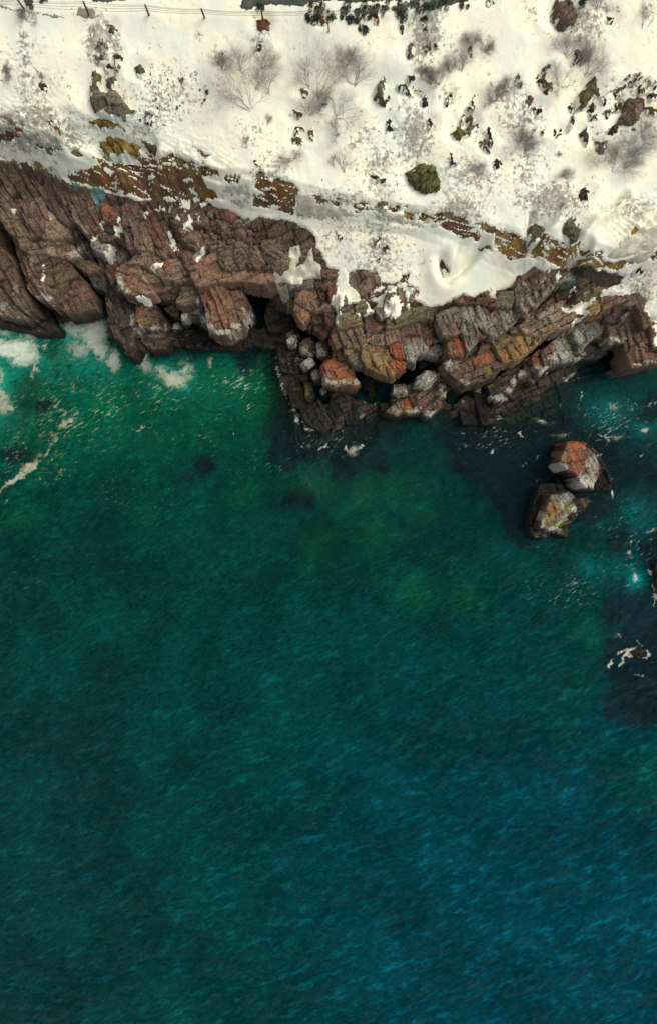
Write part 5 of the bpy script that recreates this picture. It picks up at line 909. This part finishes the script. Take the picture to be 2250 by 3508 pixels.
rubble('Q1', "1160,20 1240,0 1250,90 1220,250 1120,230 1150,100", 7, None, ['tan','gold','gray2'], "stone lodged in cracks of the great wall", "stones lodged in the great wall", 6, 10)
rubble('A', "1060,470 1180,450 1260,540 1330,600 1310,720 1260,830 1150,790 1060,740 1040,560", 62, None, ['dark','gray2','dark','vdark'], "stone in the scatter right of the broad grey boulder", "small stones scattered on the snow", 2.2, 4.6)
rubble('A', "990,780 1080,800 1140,850 1060,880 980,850", 10, None, ['wet','dark'], "stone in the snow below the broad grey boulder", "bluish stones below the broad boulder", 4, 7)
rubble('A', "1330,500 1400,500 1410,560 1340,540", 6, None, ['dark'], "stone in the cluster left of the left thicket", "stones left of the left shrub", 3, 5)
rubble('A', "1400,580 1440,560 1460,620 1430,760 1395,740", 5, None, ['vdark'], "stone at the left fringe of the left thicket", "black stones beside the left shrub", 4, 8)
rubble('C', "1290,560 1350,520 1420,520 1540,570 1540,620 1400,600 1300,620", 16, None, ['wet','dark','vdark'], "stone in the scree above the box shaped boulder", "stones above the box shaped boulder", 5, 9)
rubble('C', "1150,700 1180,680 1230,720 1300,690 1320,760 1270,800 1160,780", 9, None, ['dark','maroon','wet'], "stone beside the box shaped boulder", "stones left of the box shaped boulder", 5, 8)
rubble('C', "820,130 900,190 990,150 1060,160 960,215 860,240 850,200", 14, None, ['wet','dark'], "stone at the foot of the big top boulder", "stones at the foot of the top boulder", 4, 8)
rubble('C', "700,520 760,450 790,440 740,500 710,600 690,590", 8, None, ['dark','wet'], "stone in the rim of the round wind scoop", "stones round the wind scoop", 3.5, 6)
rubble('G', "900,480 960,500 1000,560 970,600 920,560", 8, None, ['dark','olive'], "stone on top of the broken olive crag", "stones on the broken crag", 4, 7)
rubble('B', "1240,580 1300,570 1340,560 1420,640 1500,700 1480,770 1410,680 1300,640", 8, None, ['dark','vdark'], "stone in the row right of the long curved rock", "stones right of the curved rock", 3, 6)
for t, s, h, key, lab, op in UP:
    P = tp(t, s); cx = sum(p[0] for p in P)/len(P); cy = sum(p[1] for p in P)/len(P); _, _, gz = ground_at(cx, cy)
    op = dict(op); op.setdefault('dome', .35*h)
    op.setdefault('warp', .13); block(P, gz+.42*h, key, RG.uniform(-60, 60), thick=.6+h, bev=.22, snowy=.62 if len(P) and h < .95 else .35, grow=.05, name='mossy_boulder' if key == 'moss' else ('ledge' if 'ledge' in lab else 'boulder'), label=lab, st=False, **op)
# ------------------------------------------------------------------ ice, snow patches, road
for t, s in (('D',"310,120 400,90 470,150 440,200 430,240 330,180"),('E',"20,262 150,250 240,330 240,400 200,430 100,400 60,340 0,330"),('E',"545,350 600,345 700,385 760,400 860,425 950,452 1060,492 1000,505 800,512 560,492 540,440"),
             ('E',"1100,472 1250,462 1310,522 1340,542 1540,525 1560,562 1400,562 1300,545 1200,522"),('G',"1190,770 1340,622 1440,602 1560,552 1560,700 1440,842 1380,822 1210,812"),('G',"850,800 960,790 950,850 890,840"),('G',"1350,640 1420,580 1540,560 1530,620 1400,680"),
             ('A',"0,815 60,850 50,950 0,960"),('D',"0,40 60,60 20,85 0,80")):
    drape('ice_sheet', tp(t, s), M_ICE, .05, warp=.16)
ice = drape('icefall', tp('P5', "320,-20 430,-20 455,90 385,225 470,185 520,60 590,-10 600,150 680,200 692,330 600,352 480,372 452,430 300,432 312,600 240,642 200,502 130,442 130,262 280,232"), M_ICE, .22, kind=None, pillow=.5, smoothk=5, label="pale green frozen waterfall in the centre gully", cat='ice', bumpy=.12)
for s in ("830,242 960,270 900,342 885,372 860,300", "1050,302 1180,300 1290,322 1240,402 1222,472 1140,522 1100,480 1062,402"):
    drape('turquoise_ice', tp('P1', s), M_TICE, .12, smoothk=2)
drape('turquoise_ice', tp('P7', "440,372 590,332 570,442 430,432"), M_TICE, .1)
for t, s in (('P1',"20,40 110,0 130,50 60,60"),('P1',"180,30 260,10 250,90 230,100"),('P1',"365,70 400,55 410,90 375,95"),('P1',"700,180 760,180 840,240 830,270 760,240"),
  ('P1',"1312,722 1362,742 1402,662 1420,750 1462,822 1450,882 1332,882 1352,832"),('P1',"1048,902 1090,872 1182,890 1170,912 1062,932"),('P1',"1250,952 1292,952 1282,1020 1310,1050 1260,1050"),('P3',"1210,62 1262,32 1330,50 1335,120 1302,202 1270,160"),
  ('P1',"1185,780 1200,700 1225,690 1210,780"),('P1',"110,575 195,570 200,610 140,610"),('P1',"590,680 640,670 620,695"),
  ('P2',"420,822 470,802 502,922 535,1022 552,1062 500,1060 440,930"),('P4',"230,242 330,152 420,140 370,212 292,222 262,262 380,372 480,385 480,402 400,402 330,345"),
  ('P2',"370,420 460,425 545,460 500,480"),('P2',"560,470 660,440 690,470 690,560 620,600 580,540"),('P2',"700,400 820,395 840,440 760,470 720,490"),('P2',"800,500 880,460 905,520 830,550"),
  ('P2',"420,640 440,560 500,490 520,500 470,570"),('P2',"640,720 690,600 700,680 705,740 640,800 590,860 600,790"),('P2',"510,640 540,620 545,670 590,690 580,730 520,690"),('P2',"755,605 780,640 795,730 775,700"),('P2',"140,662 200,592 215,595 170,655"),
  ('P2',"250,560 360,560 420,590 320,600"),('P4',"760,25 850,0 860,80 760,170 740,140 810,80"),('P3',"500,210 530,200 520,260"),('P3',"505,320 530,290 540,380 490,395"),
  ('P5',"885,250 960,220 1000,330 960,420 1000,400 1080,490 1140,570 1170,600 1120,640 1040,660 1000,620 980,560 960,540 940,620 900,720 860,720 790,660 800,600 860,500 870,360"),
  ('P5',"845,790 920,752 885,882 855,880"),('P5',"1270,520 1330,440 1420,420 1400,480 1330,520"),('P5',"1230,600 1330,580 1430,500 1450,440 1560,450 1560,510 1460,515 1420,590 1420,640 1400,690 1320,700 1350,640"),
  ('P5',"1170,590 1220,620 1300,740 1220,780 1190,760 1250,720"),('P5',"1420,650 1560,650 1560,760 1540,830 1510,840 1430,760"),('P6',"-60,600 40,560 105,650 60,800 0,850 -60,760"),('P5',"1090,760 1130,750 1130,810"),
  ('P6',"130,670 170,660 200,780"),('P6',"150,430 240,480 180,560 160,640 130,560"),('P6',"20,430 90,400 160,420 120,520 60,470"),('P6',"1110,470 1180,440 1185,600 1140,570"),
  ('P7',"395,702 540,692 700,602 832,548 812,600 722,692 752,782 652,802 562,912 482,932 582,822 592,742 472,762"),('P7',"520,472 592,452 562,562 492,642 520,542"),
  ('P7',"0,80 140,100 190,180 300,200 310,290 250,290 180,240 90,215 0,290 -60,330"),('P7',"360,300 400,260 410,340 370,400"),('P7',"880,510 1000,475 1100,490 1165,535 1080,560 980,545 880,565"),('P7',"1385,720 1440,610 1560,590 1600,880 1500,880 1450,800"),
  ('P7',"1490,900 1600,890 1600,1160 1510,1150"),('P4',"50,600 130,605 220,590 200,630 90,620"),('P1',"60,20 20,50 0,60 0,30")):
    drape('snow_patch', tp(t, s), M_SNOW, .07, smoothk=1, pillow=.16, warp=.13)
drape('road', tp('B', "150,45 170,-60 1700,-60 1500,-4 1300,6 1130,12 960,22 840,2 780,6 740,8 640,22 605,44 480,40 390,42 370,20 340,42 250,52 190,72"), M_ASPH, .05)
drape('road', tp('A', "625,-60 915,-60 900,-4 860,8 700,16 640,5"), M_ASPH, .05)
drape('road', tp('C', "-60,50 -60,-60 280,-60 262,-4 170,18 60,34 0,56"), M_ASPH, .05)
drape('bare_ground', tp('A', "555,50 660,55 672,90 670,140 600,138 541,115"), M_DIRT, .04)
drape('bare_ground', tp('A', "-40,22 0,32 120,66 250,92 372,100 485,122 430,126 350,114 200,94 100,74 -40,44"), M_DIRT, .04)
# ------------------------------------------------------------------ fence
def tube(V, Fs, a, b, r0, r1, n=4):
    a = np.array(a, float); b = np.array(b, float); t = b-a; L = np.linalg.norm(t)+1e-9; t /= L
    u = np.cross(t, (0, 0, 1.)) if abs(t[2]) < .9 else np.cross(t, (1., 0, 0)); u /= np.linalg.norm(u); v = np.cross(t, u); k = len(V)
    for c, r in ((a, r0), (b, r1)):
        for i in range(n): th = 6.2832*i/n; V.append(c+r*(math.cos(th)*u+math.sin(th)*v))
    for i in range(n): j = (i+1) % n; Fs.append((k+i, k+j, k+n+j, k+n+i))
FP = [(-90, 2, -30, -4), (81, 25, -20, -26), (304, 49, -18, -44), (509, 45, -11, -28), (701, 53, -11, -22), (900, 58, -4, -20), (1092, 53, 0, -20), (1290, 50, 3, -20), (1428, 24, 5, -20), (1560, -20, 8, -20)]
fx, fy, fz = ground_at(509, 45); fe = empty('wire_fence', (fx, fy, fz), "wooden posts strung with wires along the top of the snow slope", 'fence'); bpy.context.view_layer.update()
tops = []
for i, (a, b, dx, dy) in enumerate(FP):
    x0, y0, z0_ = ground_at(a, b); z1 = z0_+1.15; x1, y1 = W(a+dx, b+dy, z1); tops.append(((x0, y0, z0_), (x1, y1, z1)))
    bm_v, bm_f = [], []
    tube(bm_v, bm_f, (x0, y0, z0_-.3), (x1, y1, z1), .055, .045, 6); k = len(bm_v); bm_v.append(np.array((x1, y1, z1+.02)));
    F3 = [(q[0], q[1], q[2], q[3]) for q in bm_f]+[(k-6, k-5, k-4, k-3), (k-6, k-3, k-2, k-1)]
    mesh('post', bm_v, F3, M_WOOD, smooth=False, parent=fe)
for lv in (.35, .62, .86, 1.0):
    bm_v, bm_f = [], []
    for (a0, a1), (b0, b1) in zip(tops[:-1], tops[1:]):
        A_ = np.array(a0)*(1-lv)+np.array(a1)*lv; B_ = np.array(b0)*(1-lv)+np.array(b1)*lv; pr = None
        for k in range(9):
            t = k/8; p = A_*(1-t)+B_*t; p[2] -= .10*4*t*(1-t)
            if pr is not None: tube(bm_v, bm_f, pr, p, .009, .009, 4)
            pr = p
    mesh('wire', bm_v, bm_f, M_WIRE, parent=fe)
x0, y0, z0_ = ground_at(1126, 107); x1, y1 = W(1124, 78, z0_+.8); bm_v, bm_f = [], []; tube(bm_v, bm_f, (x0, y0, z0_-.2), (x1, y1, z0_+.8), .04, .03, 6)
tag(mesh('stake', bm_v, bm_f, M_WOOD), "single dark stake standing below the evergreen bushes", 'stake')
# ------------------------------------------------------------------ bare shrubs
def shrub(px_, py_, R, lab, ang=90, spread=75, stems=7, dens=1.0, ht=1.0, thick=.016, name='bare_shrub'):
    if stems > 9: stems = 9; thick = .013
    """stems fan out from one root over the snow; R is their reach in photo pixels, ang the lean (90 = up the slope)"""
    x0, y0, z0_ = ground_at(px_, py_); Rm = R*(CAMZ-z0_)/FPX; V, Fs = [], []; rg = random.Random(int(px_*7+py_))
    def grow(p, dr, L, r, lvl):
        n = 4 if lvl < 2 else 3; p = np.array(p); 
        for i in range(n):
            dr = dr+np.array([rg.gauss(0, .17), rg.gauss(0, .17), rg.gauss(0, .10)]); dr = dr/np.linalg.norm(dr)
            q = p+dr*L/n; gz = float(samp(np.array([q[0]]), np.array([q[1]]))[0])
            if q[2] < gz+.02: q[2] = gz+.03; dr[2] = abs(dr[2])
            r2 = r*.84; tube(V, Fs, p, q, r, r2, 3); p = q; r = r2
            if lvl < 4 and (i > 0 or lvl > 0):
                for _ in range(1 if rg.random() < (.9 if lvl < 3 else .6)*dens else 0):
                    sgn = rg.choice((-1, 1)); a = sgn*rg.uniform(.45, .95); c, s = math.cos(a), math.sin(a)
                    d2 = np.array([dr[0]*c-dr[1]*s, dr[0]*s+dr[1]*c, dr[2]+rg.uniform(-.15, .2)]); grow(p, d2/np.linalg.norm(d2), L*rg.uniform(.5, .72), r*.72, lvl+1)
        if lvl < 4:
            for sgn in (-1, 1):
                a = sgn*rg.uniform(.15, .55); c, s = math.cos(a), math.sin(a); d2 = np.array([dr[0]*c-dr[1]*s, dr[0]*s+dr[1]*c, dr[2]]); grow(p, d2/np.linalg.norm(d2), L*rg.uniform(.55, .75), r*.8, lvl+1)
    for k in range(stems):
        a = math.radians(ang+rg.uniform(-spread, spread)); el = rg.uniform(.35, 1.0)*ht
        d0 = np.array([math.cos(a), math.sin(a), el]); d0 /= np.linalg.norm(d0); grow((x0+rg.uniform(-.08, .08), y0+rg.uniform(-.08, .08), z0_-.05), d0, Rm*rg.uniform(.36, .52), thick, 0)
    tag(mesh(name, V, Fs, M_TWIG, smooth=False), lab, 'shrub')
SH = [(858,378,150,"wide bare shrub fanning up from a dark stump, left of centre",90,80,7,.9),(880,312,95,"bare shrub stems rising in the middle of the left thicket",80,45,3,.9),(918,328,80,"bare shrub on the right flank of the left thicket",60,50,3,.9),
 (838,352,110,"low bare shrub spreading left in the left thicket",140,40,3,.8),(826,248,60,"small bare shrub at the top left of the left thicket",80,60,4,1),(765,240,45,"hazy small shrub left of the left thicket",95,90,5,1),(900,240,60,"thin bare shrub at the top right of the left thicket",60,60,4,1),
 (1088,348,165,"tall bare shrub with a straight main stem, near the centre",85,38,5,.9),(1150,402,95,"bare shrub at the lower right of the centre thicket",50,60,5,.9),(1062,300,80,"bare twigs rising left of the tall straight shrub",110,50,3,1),(1210,298,85,"dense pale shrub at the right of the centre thicket",95,60,6,1),
 (1095,380,60,"small dark shrub at the foot of the tall straight shrub",80,90,4,1),(1180,240,60,"hazy shrub behind the centre thicket",90,80,5,1),(1055,398,60,"low twiggy shrub at the lower left of the centre thicket",60,90,4,1),(1160,455,50,"sprawling twigs below the centre thicket",180,80,4,1),
 (1612,162,42,"round frosty shrub with a black foot at upper right",90,80,12,1.1),(1655,180,38,"faint shrub right of the round frosty shrub",60,80,5,1),(1583,245,60,"broad hazy shrub below the round frosty shrub",100,90,8,1),(1535,250,35,"thin twigs left of the broad hazy shrub",120,60,3,.9),
 (1936,200,72,"spiky round shrub between two red brown rocks",110,85,13,1.0),(2000,265,85,"leaning dark shrub above the tall olive boulder",55,45,7,1),(1914,298,62,"star shaped shrub right of the scooped boulder",0,180,13,.9),(1985,235,50,"pale shrub filling the gap over the tall boulder",60,80,6,1),
 (1740,312,42,"faint pale shrub in open snow at mid right",100,90,6,1),(1695,352,42,"faint low shrub in the snow, mid right",100,120,6,1),(1792,532,60,"dense purple grey shrub at centre right",80,110,14,1.1),(1775,490,42,"hazy upper half of the thicket at centre right",90,90,7,1),(1505,290,55,"pale shrub at the right of the dark rock row",100,70,8,1),
 (1470,296,40,"small shrub above the dark rock row",90,80,5,1),(1003,548,38,"small dense shrub below the centre thicket",90,130,9,1),(1176,590,52,"sparse shrub with two forked stems below centre",80,40,3,.8),(1140,575,35,"thin forked shrub left of the sparse one",95,30,2,.8),
 (1630,607,48,"feathery shrub leaning right in open snow",75,24,7,.8),(1938,612,30,"small neat shrub alone in the snow at lower right",85,90,9,1),(2100,590,72,"dark shrub low in the right hand thicket",60,60,9,1.1),(2160,535,80,"dense shrub high in the right hand thicket",70,70,12,1.1),
 (2060,550,55,"hazy shrub at the left of the right hand thicket",100,100,8,1),(2200,480,60,"twiggy shrub at the right frame edge",60,80,8,1),(2130,570,60,"thin shrub in the middle of the right hand thicket",40,80,7,1),(920,428,28,"tiny forked shrub under the left thicket",70,35,2,.8),(845,490,18,"tiny twig shrub in open snow, left of centre",60,60,3,.8),
 (2050,30,50,"faint shrub behind the big brown top boulder",80,90,7,1),(2200,100,60,"faint slender shrub in the top right corner",75,15,2,.9),(20,255,28,"faint shrub at the left frame edge",60,120,6,1),(100,70,35,"small hazy shrub below the fence at far left",80,110,6,1),(1440,260,24,"tiny shrub above the dark wedge rocks",90,70,4,1),(1905,535,14,"wisp of twigs in the snow at right",60,60,2,.8)]
for px_, py_, R, lab, ang, spr, stems, dens in SH: shrub(px_, py_, R*1.28, lab, ang, spr, int(stems*1.4+.5), dens*1.05)
# ------------------------------------------------------------------ evergreen bushes and heather
def leafy(px_, py_, R, lab, mat=None, n=420, name='evergreen_bush', group=None, cat='bush', flat=.35, ls=.055):
    x0, y0, z0_ = ground_at(px_, py_); Rm = R*(CAMZ-z0_)/FPX; rg = np.random.RandomState(int(px_+py_*3) % 9999)
    k = 9; cx = np.clip(rg.normal(0, .36, k), -.7, .7)*Rm; cy = np.clip(rg.normal(0, .30, k), -.6, .6)*Rm; cr = rg.uniform(.18, .42, k)*Rm
    i = rg.randint(0, k, n); dv = rg.normal(0, 1, (n, 3)); dv /= np.linalg.norm(dv, axis=1)[:, None]; rr = cr[i]*rg.uniform(.35, 1, n)**.5
    P = np.stack([x0+cx[i]+dv[:, 0]*rr, y0+cy[i]+dv[:, 1]*rr, np.abs(dv[:, 2])*rr*flat*1.6], 1); P[:, 2] += samp(P[:, 0], P[:, 1])+.02
    a = rg.normal(0, 1, (n, 3)); a /= np.linalg.norm(a, axis=1)[:, None]; b = np.cross(a, rg.normal(0, 1, (n, 3))); b /= np.linalg.norm(b, axis=1)[:, None]
    s = ls*rg.uniform(.5, 1.3, n)[:, None]; V = np.concatenate([P-a*s, P-b*s*.5, P+a*s, P+b*s*.5]); q = np.arange(n); Fs = np.stack([q, q+n, q+2*n, q+3*n], 1)
    o = mesh(name, V, Fs, mat or M_LEAF, smooth=False); tag(o, lab, cat, group); return o
for t, u, v, R, n, lab in (('B',690,70,40,700,"evergreen bush around the rusty red rock under the wires"),('B',635,125,30,450,"dark evergreen at the left end of the evergreen row"),('B',890,70,34,600,"evergreen bush just below the road, left of the middle gap"),('B',800,115,24,200,"sparse evergreen right of the rusty red rock"),
    ('B',930,140,32,520,"evergreen bush drooping down the snow, left part of the row"),('B',1010,190,30,420,"lowest hanging evergreen bush in the row"),('B',1010,80,34,520,"evergreen bush in the middle of the row"),('B',1085,90,30,420,"evergreen bush next to the small red rock"),('B',1150,60,26,300,"small evergreen right of the small red rock"),
    ('B',1270,50,34,600,"evergreen bush where the wires rise to the road"),('B',1285,120,28,420,"evergreen bush above the small hanging brown rock"),('B',1400,45,34,450,"evergreen bush touching the road, right part of the row"),('B',1490,40,26,350,"rightmost evergreen bush of the row"),
    ('B',1440,130,16,200,"dark narrow evergreen at the start of the heather strip"),('B',290,60,22,350,"evergreen tuft between the road and the rusty boulder"),('C',40,25,26,400,"evergreen bush on the road edge, right of the row"),('C',180,8,26,350,"evergreen bush at the top edge right of the row"),
    ('A',210,18,22,350,"dark evergreen beside the leftmost fence post"),('A',300,0,20,160,"sparse evergreen between the two left fence posts"),('C',1020,8,22,300,"evergreen tuft behind the big brown top boulder")):
    (a, b), = tp(t, '%g,%g' % (u, v)); leafy(a, b, R, lab, n=n, ls=.05)
for t, u, v, R, n, lab in (('A',710,320,26,330,"heather clump, upper one in the strip above the broad grey boulder"),('A',715,400,24,330,"heather clump, lower one in the strip above the broad grey boulder"),('A',820,490,18,220,"purple heather clump on top of the broad grey boulder"),('A',290,530,12,120,"heather tuft on the small reddish rock"),('B',1465,350,20,260,"dark heather clump at the bottom of the top right strip"),
    ('B',1445,200,12,160,"heather clump in the middle of the top right strip"),('B',1520,325,10,100,"tiny heather tuft right of the dark clump"),('A',1280,570,14,150,"heather tuft among the scattered small stones"),('A',1040,810,14,140,"heather tuft below the scattered small stones"),('C',1370,570,24,220,"dark heather on the scree above the box shaped boulder"),('C',1085,760,16,150,"heather between the tall olive boulder and the red triangle")):
    (a, b), = tp(t, '%g,%g' % (u, v)); leafy(a, b, R, lab, mat=M_HEATH, n=n, name='heather', cat='heather', flat=.3, ls=.035)
